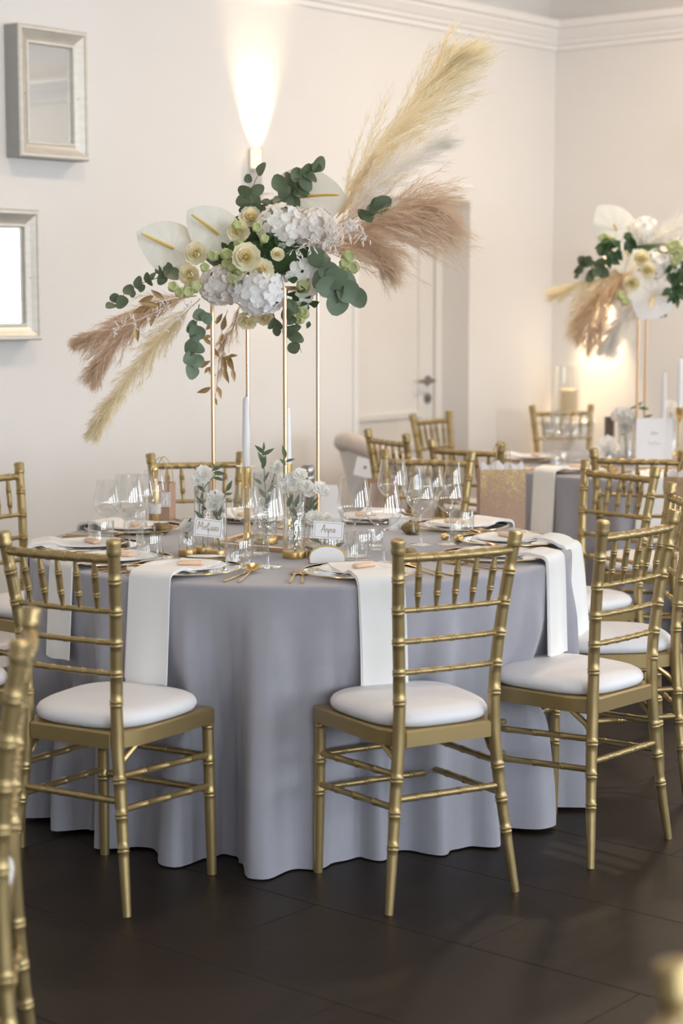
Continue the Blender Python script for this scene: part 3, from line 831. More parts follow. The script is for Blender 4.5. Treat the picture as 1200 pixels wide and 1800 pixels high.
def rose(parent, pos, size, normal, kind=ROSE_Y, name='rose', label=None):
    m = frame(pos, normal, spin=random.uniform(0, 6.28)) @ Matrix.Scale(size / .044, 4)
    o = link(name, kind['core'], parent, mtx=m)
    if label: o['label'] = label
    for key, n, z, tilt in (('p0', 3, -.001, 0), ('p1', 4, -.002, 1), ('p2', 5, -.004, 4), ('p3', 6, -.006, 8)):
        if key not in kind: continue
        for i in range(n):
            an = 2 * math.pi * (i + random.uniform(-.12, .12)) / n + {'p0': 1.4, 'p1': .2, 'p2': .9, 'p3': .4}[key]
            mm = Matrix.Rotation(an, 4, 'Z') @ Matrix.Rotation(rad(tilt + random.uniform(-4, 4)), 4, 'Y')
            mm.translation = Vector((0, 0, z))
            link('petal', kind[key], o, mtx=mm)
    return o
def floret_me(name, m):
    mb = MB()
    for k in range(4):
        an = k * math.pi / 2; P = []
        for j in range(4):
            v = j / 3
            for i in range(4):
                u = i / 3 * 2 - 1
                x = .0125 * v * (1 - .15 * u * u); y = .0080 * u * math.sin(min(1, v + .25) * math.pi * .62); z = .0035 * v * v - .002 * u * u * v + .0015 * math.sin(k * 2 + u * 2)
                P.append((x * math.cos(an) - y * math.sin(an), x * math.sin(an) + y * math.cos(an), z))
        mb.grid(P, 4, 4)
    return mb.mesh(name, m, True, 180)
FLO = {'w': floret_me('floret_white', M_PETW), 'b': floret_me('floret_cool', M_PETB), 'l': floret_me('floret_blush', M_PETL)}
def hydrangea(parent, pos, r, tone, n=76, squash=.85, name='hydrangea'):
    mb = MB(); mb.lathe([(r * .70 * math.sin(q * math.pi / 8), -r * .70 * math.cos(q * math.pi / 8) * squash) for q in range(9)], 16)
    o = mb.build(name, {'w': M_PETW, 'b': M_PETB, 'l': M_PETL}[tone], parent, pos)
    for i in range(n):
        z = 1 - 2 * (i + .5) / n; an = i * 2.39996 + random.uniform(-.2, .2); s = math.sqrt(1 - z * z)
        d = Vector((s * math.cos(an), s * math.sin(an), z * squash)); nn = (d + Vector([random.uniform(-.35, .35) for _ in range(3)])).normalized()
        link('floret', FLO[tone], o, mtx=frame(d * r * random.uniform(.88, 1.0), nn, (random.random(), random.random(), 1), random.uniform(0, 3)) @ Matrix.Scale(r / .065 * random.uniform(.95, 1.2), 4))
    return o
def bud_me():
    mb = MB(); mb.lathe([(.001, -.014), (.006, -.012), (.0105, -.004), (.0115, .003), (.0105, .009), (.0085, .013), (.0065, .011), (.003, .009), (.001, .010)], 15, wob=lambda an, z: 1 + .13 * math.cos(5 * an + z * 120) * (1 if z > 0 else .4))
    return mb.mesh('bud', M_BUD, True, 180)
BUD = bud_me()
def bud(parent, pos, s, normal):
    return link('bud', BUD, parent, mtx=frame(pos, normal, spin=random.uniform(0, 6)) @ Matrix.Scale(s / .0115, 4))
def leaf_me(name, L, Wd, m, round_=True, cup=.15, nu=7, nv=9):
    mb = MB(); P = []
    for j in range(nv):
        v = j / (nv - 1)
        if round_: w_ = math.sin(math.pi * min(1, v * .94 + .03)) ** .62
        else: w_ = math.sin(math.pi * v ** .8) ** 1.1 if v < 1 else 0
        for i in range(nu):
            u = i / (nu - 1) * 2 - 1
            P.append((u * Wd / 2 * w_, v * L, cup * Wd * u * u * w_ * w_ - .12 * L * (v - .5) ** 2 * 1.2))
    mb.grid(P, nu, nv)
    return mb.mesh(name, m, True, 180)
LF_E = leaf_me('euc_leaf', 1, .86, M_EUC); LF_EP = leaf_me('euc_leaf_pale', 1, .92, M_EUCP)
LF_D = leaf_me('dark_leaf', 1, .62, M_RUSC, False); LF_O = leaf_me('olive_leaf_mesh', 1, .30, M_OLIVE, False)
LF_G = leaf_me('gold_leaf', 1, .34, M_GOLDL, False, .3)
CAMDIR = Vector((0, -1, .05))
def leaf(parent, base, tip, me, wob=.5, up=None):
    base, tip = Vector(base), Vector(tip); L = (tip - base).length
    nrm = CAMDIR + Vector((random.uniform(-wob, wob), random.uniform(-.1, .3), random.uniform(-wob, wob)))
    y = (tip - base).normalized(); z = (nrm - y * nrm.dot(y)).normalized(); x = y.cross(z)
    m = Matrix((x, y, z)).transposed().to_4x4() @ Matrix.Scale(L, 4); m.translation = base
    return link('leaf', me, parent, mtx=m)
def anthurium(parent, base, tip, size_w, normal, spad_tip, label=None, m=M_ANTH):
    """base: where the spadix starts, tip: point of the heart"""
    base, tip = Vector(base), Vector(tip); L = (tip - base).length
    y = (tip - base).normalized(); z = Vector(normal); z = (z - y * z.dot(y)).normalized(); x = y.cross(z)
    mt = Matrix((x, y, z)).transposed().to_4x4(); mt.translation = base
    nu, nv = 40, 9; P = []; an_x = [0, 15, 40, 70, 100, 130, 155, 170, 180]; rr_ = [1.0, .88, .74, .68, .66, .66, .60, .50, .38]
    for j in range(nv):
        q = j / (nv - 1)
        for i in range(nu):
            ph = i / nu * 360 - 180; r = interp(abs(ph), an_x, rr_) * L * q
            xx = r * math.sin(rad(ph)) * size_w; yy = r * math.cos(rad(ph))
            vein = .020 * L * math.cos(rad(ph) * 10) * q * (1 - q * .6)
            zz = L * (.10 * q - .16 * q * q + .05 * math.cos(rad(ph) * 2) * q * q) + vein + .10 * abs(xx) * q
            P.append((xx, yy, zz))
    mb = MB(); mb.grid(P, nu, nv, True)
    o = mb.build('anthurium', m, parent, smooth=True, angle=180); o.matrix_local = mt
    if label: o['label'] = label
    inv = mt.inverted(); st = inv @ Vector(spad_tip)
    P_ = [Vector((0, 0, .003)).lerp(st, t) + Vector((0, 0, .18 * st.length * math.sin(t * math.pi * .6))) for t in np.linspace(0, 1, 8)]
    mb = MB(); mb.tube(P_, [.0045, .0046, .0045, .0044, .0042, .0042, .004, .0025], 8); mb.build('spadix', M_SPAD, o)
    return o
def spline(pts, n):
    pts = [Vector(p) for p in pts]; out = []
    m = len(pts) - 1
    for k in range(n):
        t = k / (n - 1) * m; i = min(int(t), m - 1); f = t - i
        p0, p1, p2, p3 = pts[max(i - 1, 0)], pts[i], pts[i + 1], pts[min(i + 2, m)]
        out.append(.5 * ((2 * p1) + (p2 - p0) * f + (2 * p0 - 5 * p1 + 4 * p2 - p3) * f * f + (3 * p1 - p0 - 3 * p2 + p3) * f ** 3))
    return out
def branch(parent, pts, lm, leaves, name='eucalyptus_branch', r=.0018, pos0=None, wob=.9):
    """leaves: list of (base, tip)"""
    o = link(name, None, parent)
    mb = MB(); sp = spline(pts, 14); mb.tube(sp, [r * (1 - .6 * i / 13) for i in range(14)], 6); mb.build('stem', M_STEM, o)
    for b, t in leaves: leaf(o, b, t, lm, wob)
    return o
def plume(parent, axis, m, nb, bl, spread, droop, hairs, hl, name='pampas_plume', hw=.0012, start=.0, bias=None, prof=([0, .25, .6, 1], [.5, 1, .8, .35]), seed=1, stem=True):
    rg = np.random.default_rng(seed)
    ax = np.array([list(p) for p in spline(axis, 60)])
    tg = np.gradient(ax, axis=0); tg /= np.linalg.norm(tg, axis=1)[:, None]
    V = []; F = []
    def ribbon(pts, w0, w1):
        k = len(pts); o = len(V)
        t = pts[-1] - pts[0]; r = rg.normal(size=3); s = np.cross(t, r); s /= (np.linalg.norm(s) + 1e-9)
        for i, p in enumerate(pts):
            w = w0 + (w1 - w0) * i / (k - 1)
            V.append(p - s * w); V.append(p + s * w)
        for i in range(k - 1): F.append((o + 2 * i, o + 2 * i + 1, o + 2 * i + 3, o + 2 * i + 2))
    dr = np.array(droop)
    for b in range(nb):
        s = start + (1 - start) * (b + rg.uniform(0, 1)) / nb
        x = min(59 - 1e-6, s * 59); i = int(x); p = ax[i] + (ax[min(i + 1, 59)] - ax[i]) * (x - i); t = tg[i]
        r = rg.normal(size=3)
        if bias is not None: r = r + np.array(bias)
        r -= t * r.dot(t); r /= np.linalg.norm(r)
        ang = spread * rg.uniform(.45, 1.15); d = t * math.cos(ang) + r * math.sin(ang)
        L = bl * np.interp(s, *prof) * rg.uniform(.7, 1.15)
        q = np.linspace(0, 1, 6)[:, None]
        path = p + d * L * q + dr * L * q ** 2
        ribbon(path, hw * .9, hw * .4)
        bt = np.gradient(path, axis=0); bt /= np.linalg.norm(bt, axis=1)[:, None]
        for h in range(hairs):
            u = rg.uniform(.08, 1.) * 4.999; k = int(u); hp = path[k] + (path[k + 1] - path[k]) * (u - k); ht = bt[k]
            r2 = rg.normal(size=3); r2 -= ht * r2.dot(ht); r2 /= np.linalg.norm(r2)
            a2 = rg.uniform(.25, .75); hd = ht * math.cos(a2) + r2 * math.sin(a2); l2 = hl * rg.uniform(.5, 1.2)
            ribbon(np.array([hp, hp + hd * l2 * .5, hp + hd * l2 * .8 + ht * l2 * .25 + dr * l2 * .15]), hw * .55, hw * .2)
    mb = MB(); mb.v = [tuple(v) for v in V]; mb.f = F
    o = mb.build(name, m, parent, smooth=False); o['kind'] = 'stuff'
    if stem:
        st = MB(); st.tube([Vector(a_) for a_ in ax[::6]], [.0022 * (1 - .75 * i / 9) for i in range(len(ax[::6]))], 6); st.build('stem', m, o)
    return o

# ================================================================== LARGE BOUQUET
BY = 5.56
bq = thing('flower_arrangement', 'large bouquet of white anthuriums, roses, hydrangeas, eucalyptus and pampas plumes', 'bouquet', at_y(470, 470, BY))
B0 = Vector(bq.location)
def B(px, py, dy=0.): return at_y(px, py, BY + dy) - B0
def build_big():
    # plumes
    plume(bq, [B(575, 395, .02), B(622, 320, .02), B(675, 243, .03), B(722, 184, .05), B(756, 140, .06), B(776, 114, .06)], M_PAMC, 210, .23, .46, (.12, 0, -.06), 60, .036, prof=([0, .12, .3, .6, .85, 1], [.75, .95, 1.1, 1.05, .7, .33]), bias=(.7, 0, -.5), seed=11, start=.04, hw=.0012)
    plume(bq, [B(585, 420, -.03), B(640, 345, -.04), B(700, 295, -.05), B(772, 252, -.05)], M_PAMW, 90, .16, .45, (.05, 0, -.06), 50, .032, prof=([0, .3, .7, 1], [.9, 1, .7, .3]), seed=12, start=.12)
    plume(bq, [B(560, 445, -.06), B(620, 405, -.07), B(680, 372, -.08), B(728, 360, -.08), B(768, 358, -.08)], M_PAMB, 210, .20, .80, (.20, 0, -.30), 60, .040, prof=([0, .3, .6, 1], [.9, 1.1, .85, .3]), bias=(.1, 0, -.75), seed=13, start=.0, hw=.0010)
    plume(bq, [B(590, 440, -.09), B(630, 430, -.1), B(660, 440, -.1), B(685, 462, -.1)], M_PAMB, 80, .12, .75, (.08, 0, -.3), 44, .03, seed=14, start=.1)
    plume(bq, [B(345, 520, -.02), B(290, 530, -.03), B(225, 560, -.04), B(172, 584, -.05), B(138, 597, -.05)], M_PAMB, 95, .11, .5, (-.05, 0, -.25), 46, .028, prof=([0, .3, .65, .8, 1], [1, 1, .8, .35, .15]), bias=(0, 0, -.3), seed=15, start=.08)
    plume(bq, [B(300, 535, -.06), B(245, 565, -.07), B(205, 600, -.08), B(182, 628, -.08), B(168, 650, -.08)], M_PAMB, 75, .10, .45, (-.02, 0, -.25), 46, .026, prof=([0, .3, .7, 1], [1, 1, .8, .35]), seed=16, start=.1)
    plume(bq, [B(352, 525, -.08), B(310, 565, -.1), B(265, 615, -.1), B(215, 680, -.1), B(187, 722, -.1), B(167, 755, -.1)], M_PAMT if 0 else M_PAMC, 150, .085, .50, (-.02, 0, -.1), 50, .024, prof=([0, .2, .5, .8, 1], [.9, 1., .95, .7, .35]), seed=17, start=.1)
    plume(bq, [B(420, 540, .05), B(410, 575, .04), B(395, 600, .03), B(388, 650, .03)], M_PAMB, 32, .06, .4, (0, 0, -.2), 26, .02, seed=18)
    plume(bq, [B(590, 385, -.05), B(612, 350, -.06), B(636, 312, -.06), B(652, 285, -.06)], M_PAMT, 26, .07, .35, (.05, 0, 0), 26, .02, seed=19)
    # bleached fern sprays (right and left)
    for pts, n, seed, L in (([(575, 418), (600, 410), (625, 405), (645, 415)], 26, 3, .030), ([(590, 425), (585, 412), (595, 395), (612, 388)], 16, 4, .026), ([(300, 535), (260, 555), (225, 570), (195, 578)], 22, 5, .022), ([(520, 440), (548, 430), (575, 425), (590, 432)], 20, 6, .024), ([(330, 540), (300, 570), (270, 590), (240, 600)], 16, 7, .02)):
        rg = random.Random(seed); o = link('bleached_fern', None, bq)
        sp = spline([B(x, y, -.16) for x, y in pts], 12); st = MB(); st.tube(sp, .0009, 5); st.build('stem', M_FERN, o)
        mb = MB()
        for i in range(n):
            b_ = sp[min(11, int(i / n * 12))]; an = rg.uniform(0, 6.28); d = Vector((math.cos(an), rg.uniform(-.6, .3), math.sin(an))).normalized()
            for k in range(4):
                e = (d + Vector((rg.uniform(-.7, .7), rg.uniform(-.4, .4), rg.uniform(-.7, .7)))).normalized(); s0 = b_ + d * L * k / 4
                mb.tube([s0, s0 + e * L * .35, s0 + e * L * .6], [.0006, .0022, .0005], 5, flat=.3)
        f = mb.build('frond', M_FERN, o); f['kind'] = 'stuff'
    # anthuriums
    anthurium(bq, B(304, 437, -.09), B(239, 408, -.12), .98, (-.15, -1, .25), B(246, 412, -.16), 'left white anthurium')
    anthurium(bq, B(383, 412, -.08), B(328, 369, -.10), .98, (-.1, -1, .35), B(335, 379, -.15), 'middle white anthurium')
    anthurium(bq, B(527, 347, -.02), B(612, 352, -.04), .95, (-.1, -1, .2), B(597, 347, -.13), 'right white anthurium')
    # hydrangeas
    hydrangea(bq, B(388, 502, -.13), .066, 'l'); hydrangea(bq, B(455, 513, -.17), .076, 'b')
    hydrangea(bq, B(497, 398, -.08), .075, 'w'); hydrangea(bq, B(550, 402, -.08), .070, 'l')
    hydrangea(bq, B(505, 470, .05), .05, 'w', 34); hydrangea(bq, B(555, 492, .02), .042, 'l', 28)
    # foam core behind the flowers
    mb = MB(); mb.lathe([(.001, -.05), (.10, -.045), (.14, 0), (.11, .05), (.001, .06)], 20, wob=lambda an, z: 1 + .35 * abs(math.cos(an))); mb.build('moss_core', M_RUSC, bq, B(470, 455, .02))
    mb = MB(); mb.lathe([(.001, -.06), (.075, -.04), (.085, 0), (.06, .05), (.001, .06)], 16); mb.build('moss_core', M_RUSC, bq, B(450, 410, .03))
    hydrangea(bq, B(448, 400, .0), .045, 'w', 40)
    # roses
    for x, y, r, dy, nx, nz in ((346, 447, 20, -.16, -.25, .15), (335, 483, 19, -.13, -.4, -.15), (420, 410, 19, -.14, -.1, .35), (433, 453, 24, -.20, 0, .1), (460, 477, 20, -.19, .1, .3), (440, 385, 20, -.06, .1, .5), (487, 448, 12, -.18, .2, .2), (435, 560, 18, -.08, -.1, -.7), (465, 555, 16, -.08, .2, -.8)):
        rose(bq, B(x, y, dy), r / 585 * 1.05, (nx, -1, nz))
    # lime buds
    for x, y, r in ((375, 450, 8), (397, 447, 9), (408, 468, 9), (398, 464, 7), (410, 490, 9), (423, 477, 7), (415, 500, 7), (305, 505, 8), (318, 515, 8), (330, 512, 9), (342, 505, 9), (464, 420, 7), (610, 450, 9), (622, 470, 9), (606, 466, 9), (600, 475, 8), (533, 505, 10), (527, 545, 8), (520, 555, 7), (535, 552, 8), (528, 562, 7), (415, 395, 7), (452, 400, 8), (360, 470, 7), (420, 430, 7)):
        bud(bq, B(x, y, -.17 if x < 500 else -.12), r / 585 * 1.15, (random.uniform(-.5, .5), -1, random.uniform(-.2, .6)))
    # little white filler blossoms
    for x, y in ((520, 470), (535, 465), (545, 478), (512, 485), (528, 490), (560, 500), (550, 510), (522, 518), (540, 522), (530, 535), (548, 470), (572, 512)):
        link('filler_blossom', FLO['w'], bq, mtx=frame(B(x, y, -.12), (random.uniform(-.5, .5), -1, random.uniform(-.3, .6)), spin=random.uniform(0, 3)) @ Matrix.Scale(1.5, 4))
    # eucalyptus: (stem pixels, leaf mesh, [(x, y, dx, dy)...] leaf centres and half vectors, depth)
    def euc(stem, leaves, lm, dy, name='eucalyptus_branch', wob=.95):
        branch(bq, [B(x, y, dy) for x, y in stem], lm, [(B(x - dx, y - dyy, dy + random.uniform(-.03, .0)), B(x + dx, y + dyy, dy + random.uniform(-.04, .01))) for x, y, dx, dyy in leaves], name, wob=wob)
    euc([(470, 400), (452, 365), (445, 330), (455, 305), (461, 295)], [(460, 297, 4, -12), (430, 336, -12, 2), (452, 333, 12, -5), (427, 353, -13, 3), (446, 352, 2, -13), (432, 366, -12, 6), (450, 366, 9, -6), (440, 375, -9, 8), (462, 368, 8, -8), (470, 380, 12, 3), (465, 356, 10, 2), (436, 314, -6, -5)], LF_E, -.02)
    euc([(480, 385), (500, 345), (530, 310), (565, 285)], [(491, 322, -7, -15), (507, 315, -4, -13), (521, 307, 3, -13), (537, 300, 8, -12), (560, 288, 11, -9), (523, 322, 13, -3), (537, 325, 10, 10), (516, 335, 0, 14), (500, 338, -9, 10), (492, 352, -11, 6), (505, 355, 8, 11), (545, 312, 12, 6), (482, 362, -12, 2), (478, 372, 9, 8), (515, 352, 10, 12), (530, 340, 14, 2), (550, 298, 14, 0)], LF_E, -.03)
    euc([(335, 480), (290, 485), (245, 500), (215, 520), (200, 540)], [(302, 482, 12, 8), (296, 472, -2, -11), (284, 489, -4, 12), (279, 474, -5, -7), (262, 491, 4, 12), (269, 485, 3, -7), (244, 497, -1, -12), (248, 506, 5, 5), (226, 510, -8, -6), (232, 516, 3, 7), (213, 531, 3, 11), (202, 524, -10, 0), (195, 538, -8, 3)], LF_E, -.10)
    euc([(350, 535), (345, 570), (342, 610), (337, 660)], [(352, 555, -13, 3), (362, 560, 8, 10), (336, 574, -6, 11), (346, 585, 9, 11), (336, 612, -11, 8), (345, 613, 15, 2), (334, 630, -11, 7), (346, 634, 13, 4), (336, 652, 0, 15), (340, 598, 12, -6)], LF_EP, -.12)
    euc([(545, 445), (570, 475), (595, 505), (632, 525)], [(555, 452, -12, 12), (566, 462, 14, -6), (565, 492, -16, 10), (590, 490, 20, -8), (605, 498, 22, 10), (590, 512, -6, 22), (630, 523, 6, 18), (592, 533, -4, 22), (575, 503, -20, 4), (612, 512, 18, 14), (578, 478, 18, 8)], LF_EP, -.15, wob=.6)
    euc([(600, 400), (630, 378), (665, 360)], [(665, 362, 16, -9), (672, 360, 14, -12), (640, 376, -12, -6), (645, 380, 8, 10), (655, 368, -4, 12)], LF_E, -.08)
    euc([(500, 510), (508, 550), (520, 590), (530, 620)], [(508, 535, -8, -8), (515, 541, 10, 5), (503, 553, 10, -2), (508, 560, 13, 4), (518, 576, 11, 0), (507, 583, -6, 10), (517, 590, 13, 2), (525, 596, 9, 3), (516, 611, -10, 6)], LF_E, -.14)
    euc([(480, 550), (484, 566), (487, 585)], [(478, 569, -5, 10), (489, 570, 7, 8), (486, 582, 2, 9)], LF_E, -.10)
    # dark foliage between the flowers
    o = link('dark_foliage_spray', None, bq)
    for i in range(34):
        x, y = random.choice(((470, 432), (455, 425), (480, 425), (465, 440), (490, 436), (485, 415), (560, 455), (520, 500), (535, 530), (380, 470), (410, 440), (500, 520)))
        x += random.uniform(-13, 13); y += random.uniform(-11, 11); an = random.uniform(0, 6.28); l_ = random.uniform(8, 13)
        leaf(o, B(x, y, -.13), B(x + l_ * 1.6 * math.cos(an), y + l_ * 1.4 * math.sin(an), -.15), LF_D, .7)
    # green sprig hanging at the right of the stand
    o = link('dark_foliage_spray', None, bq)
    for i in range(20):
        x, y = 530 + random.uniform(-12, 14), 525 + random.uniform(-15, 40); an = random.uniform(.3, 2.8)
        leaf(o, B(x, y, -.10), B(x + 16 * math.cos(an), y + 14 * math.sin(an), -.10), LF_D, .8)
    # gilded dry branches
    def gold(stem, leaves, dy):
        o = link('gilded_branch', None, bq); sp = spline([B(x, y, dy) for x, y in stem], 10); st = MB(); st.tube(sp, .0011, 5); st.build('stem', M_GOLDL, o)
        for x, y, dx, dyy in leaves: leaf(o, B(x - dx, y - dyy, dy), B(x + dx, y + dyy, dy + random.uniform(-.03, .03)), LF_G, .6)
    gold([(400, 545), (390, 580), (385, 630), (380, 690)], [(358, 686, -13, 5), (366, 601, 9, 7), (362, 593, -10, 3), (370, 572, 9, -8), (385, 560, 6, -10), (393, 568, 3, -14), (368, 649, 9, -7), (360, 640, 10, -6), (372, 655, 8, 7), (395, 640, 3, 14), (406, 640, 5, 14), (398, 660, 4, 15), (400, 628, 8, -5), (408, 627, 10, -3), (385, 690, 4, 12), (375, 695, 2, -10), (392, 608, 4, -12), (388, 596, -4, 10), (380, 620, 6, 9), (410, 660, 2, 12), (378, 705, 4, 8)], .02)
    gold([(330, 520), (290, 525), (255, 540), (240, 580)], [(276, 517, -12, -8), (262, 536, -18, -3), (285, 535, -18, 4), (241, 586, 1, 17), (256, 526, -14, 6), (248, 545, -16, 5), (268, 560, -4, 15)], -.12)
build_big()

# ================================================================== SMALL FAR BOUQUET
FY = 8.30
fq = thing('flower_arrangement', 'small far bouquet of white anthuriums and cream roses at the right edge', 'bouquet', at_y(1150, 470, FY))
Q0 = Vector(fq.location)
def Q(px, py, dy=0.): return at_y(px, py, FY + dy) - Q0
def build_far():
    plume(fq, [Q(1110, 470, -.05), Q(1065, 490, -.05), Q(1015, 503, -.05), Q(980, 512, -.05)], M_PAMC, 70, .15, .42, (0, 0, -.1), 36, .034, seed=31, hw=.0022)
    plume(fq, [Q(1115, 470, -.08), Q(1070, 505, -.08), Q(1040, 535, -.08), Q(1018, 560, -.08)], M_PAMT, 90, .19, .6, (0, 0, -.25), 38, .04, seed=32, hw=.0022, bias=(.3, 0, -.2))
    plume(fq, [Q(1105, 480, -.10), Q(1075, 520, -.1), Q(1050, 560, -.1), Q(1035, 590, -.1)], M_PAMB, 60, .15, .65, (0, 0, -.25), 34, .036, seed=33, hw=.002, bias=(.4, 0, 0))
    plume(fq, [Q(1125, 520, -.06), Q(1100, 555, -.06), Q(1082, 582, -.06), Q(1068, 604, -.06)], M_PAMW, 80, .12, .6, (0, 0, -.15), 40, .036, seed=34, hw=.0024)
    plume(fq, [Q(1140, 430, .02), Q(1165, 410, .02), Q(1195, 395, .02), Q(1235, 380, .02)], M_PAMW, 45, .09, .55, (0, 0, 0), 30, .03, seed=35, hw=.0015)
    anthurium(fq, Q(1083, 405, .02), Q(1050, 362, 0), 1.05, (.05, -1, .2), Q(1075, 394, -.06), 'upper white anthurium')
    anthurium(fq, Q(1105, 450, -.06), Q(1088, 480, -.08), 1.25, (-.2, -1, .15), Q(1098, 444, -.12), 'middle white anthurium', M_PETW)
    anthurium(fq, Q(1148, 520, -.12), Q(1122, 560, -.14), 1.2, (-.05, -1, 0), Q(1140, 545, -.2), 'lower white anthurium', M_PETB)
    hydrangea(fq, Q(1160, 465, -.06), .085, 'b', 44); hydrangea(fq, Q(1130, 405, .05), .07, 'w', 30); hydrangea(fq, Q(1215, 440, 0), .1, 'w', 30)
    for x, y, r, nx, nz in ((1126, 455, 16, .1, .1), (1137, 475, 15, .1, 0), (1110, 497, 15, -.3, -.2), (1065, 420, 10, -.4, .2)): rose(fq, Q(x, y, -.14), r / 392, (nx, -1, nz))
    for x, y in ((1188, 430), (1195, 440), (1182, 440), (1192, 453), (1200, 445), (1060, 418), (1075, 425), (1178, 432), (1090, 520), (1098, 530), (1187, 460)): bud(fq, Q(x, y, -.14), .02, (random.uniform(-.4, .4), -1, .2))
    branch(fq, [Q(1095, 450), Q(1060, 460), Q(1020, 470), Q(1008, 482)], LF_E, [(Q(x - dx, y - dyy, -.06), Q(x + dx, y + dyy, -.09)) for x, y, dx, dyy in ((1018, 470, -9, 9), (1014, 480, -5, 8), (1030, 460, 8, -9), (1038, 465, 8, 6), (1055, 462, 6, -8), (1048, 475, -3, 11), (1036, 485, -6, 9), (1060, 478, 9, 8), (1058, 440, 6, -9), (1072, 450, 10, 3), (1022, 458, 6, -6))], 'eucalyptus_branch')
    o = link('dark_foliage_spray', None, fq)
    for i in range(46):
        x, y = random.choice(((1185, 480), (1195, 500), (1180, 510), (1070, 430), (1080, 445), (1100, 420), (1200, 480), (1190, 470)))
        x += random.uniform(-12, 12); y += random.uniform(-12, 12); an = random.uniform(.2, 2.9)
        leaf(o, Q(x, y, -.24), Q(x + 20 * math.cos(an), y + 24 * math.sin(an), -.24), LF_D, .8)
    mb = MB(); mb.lathe([(.001, -.06), (.12, -.05), (.17, 0), (.12, .06), (.001, .07)], 18); mb.build('moss_core', M_RUSC, fq, Q(1160, 455, .08))
    branch(fq, [Q(1160, 540), Q(1165, 550), Q(1166, 558)], LF_D, [(Q(1166, 545), Q(1167, 558)), (Q(1165, 548), Q(1160, 560)), (Q(1166, 548), Q(1171, 558))], 'hanging_sprig')
    # trailing bleached catkin
    plume(fq, [Q(1122, 545, -.04), Q(1120, 575, -.04), Q(1118, 605, -.04), Q(1122, 635, -.04)], M_PAMW, 26, .03, .8, (0, 0, -.3), 14, .015, seed=36, hw=.0012)
build_far()

# ================================================================== CANDLES
def candlestick(p, cz0, cz1, label_h, label_c, disc=True, taper=False, stem_r=.0085):
    t = thing('candlestick', label_h, 'candlestick', p); h = cz0 - p.z
    mb = MB(); mb.lathe([(.0, .0006), (.036, .0006), (.037, .004), (.030, .007), (.012, .012), (stem_r, .03)], 28, cap=False); mb.build('foot', M_POLISH, t)
    mb = MB(); mb.lathe([(stem_r, .028), (stem_r, h - .062)], 16); mb.build('stem', M_POLISH, t)
    mb = MB()
    if taper: mb.lathe([(stem_r, h - .064), (.010, h - .05), (.0165, h - .035), (.018, h), (.0125, h), (.0125, h - .02), (.0, h - .02)], 20, cap=False)
    else: mb.lathe([(stem_r, h - .064), (.0145, h - .062), (.0145, h), (.0125, h + .0005), (.0125, h - .02), (.0, h - .02)], 20, cap=False)
    mb.build('cup', M_POLISH, t)
    if disc: link('drip_disc', lathe_me('drip_disc', [(.0148, h + .001), (.030, h + .004), (.031, h + .006), (.0148, h + .003)], M_GLASS, 28), t)
    c = thing('taper_candle', label_c, 'candle', (p.x, p.y, cz0 - .018)); hc = cz1 - cz0 + .018
    mb = MB(); mb.lathe([(.0118, 0), (.0116, hc * .5), (.0092, hc - .01), (.006, hc - .003), (.0015, hc)], 16); mb.build('wax', M_WAX, c)
    mb = MB(); mb.tube([(0, 0, hc - .001), (.0005, 0, hc + .007)], .0009, 5); mb.build('wick', M_DOT, c)
p = Vector((0, 5.60, TZ)); p.x = at_y(433, 880, 5.60).x
candlestick(p, at_y(432, 822, 5.60).z, at_y(430, 697, 5.60).z, 'brass candlestick with glass drip disc between the flower vases', 'white taper candle, front left one beside the gold rod')
p = Vector((at_y(505, 780, 5.95).x, 5.95, TZ))
candlestick(p, at_y(505, 815, 5.95).z, at_y(505, 716, 5.95).z, 'brass candlestick hidden behind the white vase flowers', 'white taper candle behind the white vase flowers', False)
p = Vector((at_y(1193, 780, 7.95).x, 7.95, TZ))
candlestick(p, at_y(1193, 716, 7.95).z, at_y(1193, 630, 7.95).z, 'slim brass candlestick on the far table at the right edge', 'white taper candle at the right edge of the far table', False, True, .005)
p = Vector((at_y(1165, 780, 8.6).x, 8.6, TZ))
candlestick(p, at_y(1165, 740, 8.6).z, at_y(1165, 654, 8.6).z, 'brass candlestick behind the far table sign', 'white taper candle behind the far table sign', False, True, .005)

# ================================================================== VASES WITH FLOWERS
def vase(px, py, r, h, label, mg=M_GLASS, pos=None, band=.019):
    p = pos if pos is not None else on_t(px, py)
    t = thing('glass_vase', label, 'vase', p)
    link('glass_cylinder', lathe_me('vase_glass', [(r, band), (r, h - .001), (r - .0008, h), (r - .0018, h - .001), (r - .0022, band + .004)], mg, 36), t)
    mb = MB(); mb.lathe([(.0, .0006), (r + .0012, .0006), (r + .0014, .003), (r + .0014, band - .002), (r + .0008, band), (.0, band)], 36, cap=False); mb.build('gold_base', M_BRONZE, t)
    return p, t
def sprig(root, label, stems, cat='flower', blossom=None, bsize=.03, leaves=(), lm=LF_O, bname='carnation', tops=()):
    """root: foot of the stem (world). stems: list of point lists (world offset from root); blossoms at tops"""
    t = thing(bname, label, cat, root)
    for s in stems:
        mb = MB(); sp = spline(s, 10); mb.tube(sp, .0014, 6); mb.build('stem', M_STEM, t)
    for q, sz in tops: rose(t, q, sz, (random.uniform(-.3, .3), -1, random.uniform(.4, 1.)), ROSE_W, 'blossom')
    for b, e in leaves: leaf(t, b, e, lm, .8)
    return t
def V3(x, y, z): return Vector((x, y, z))
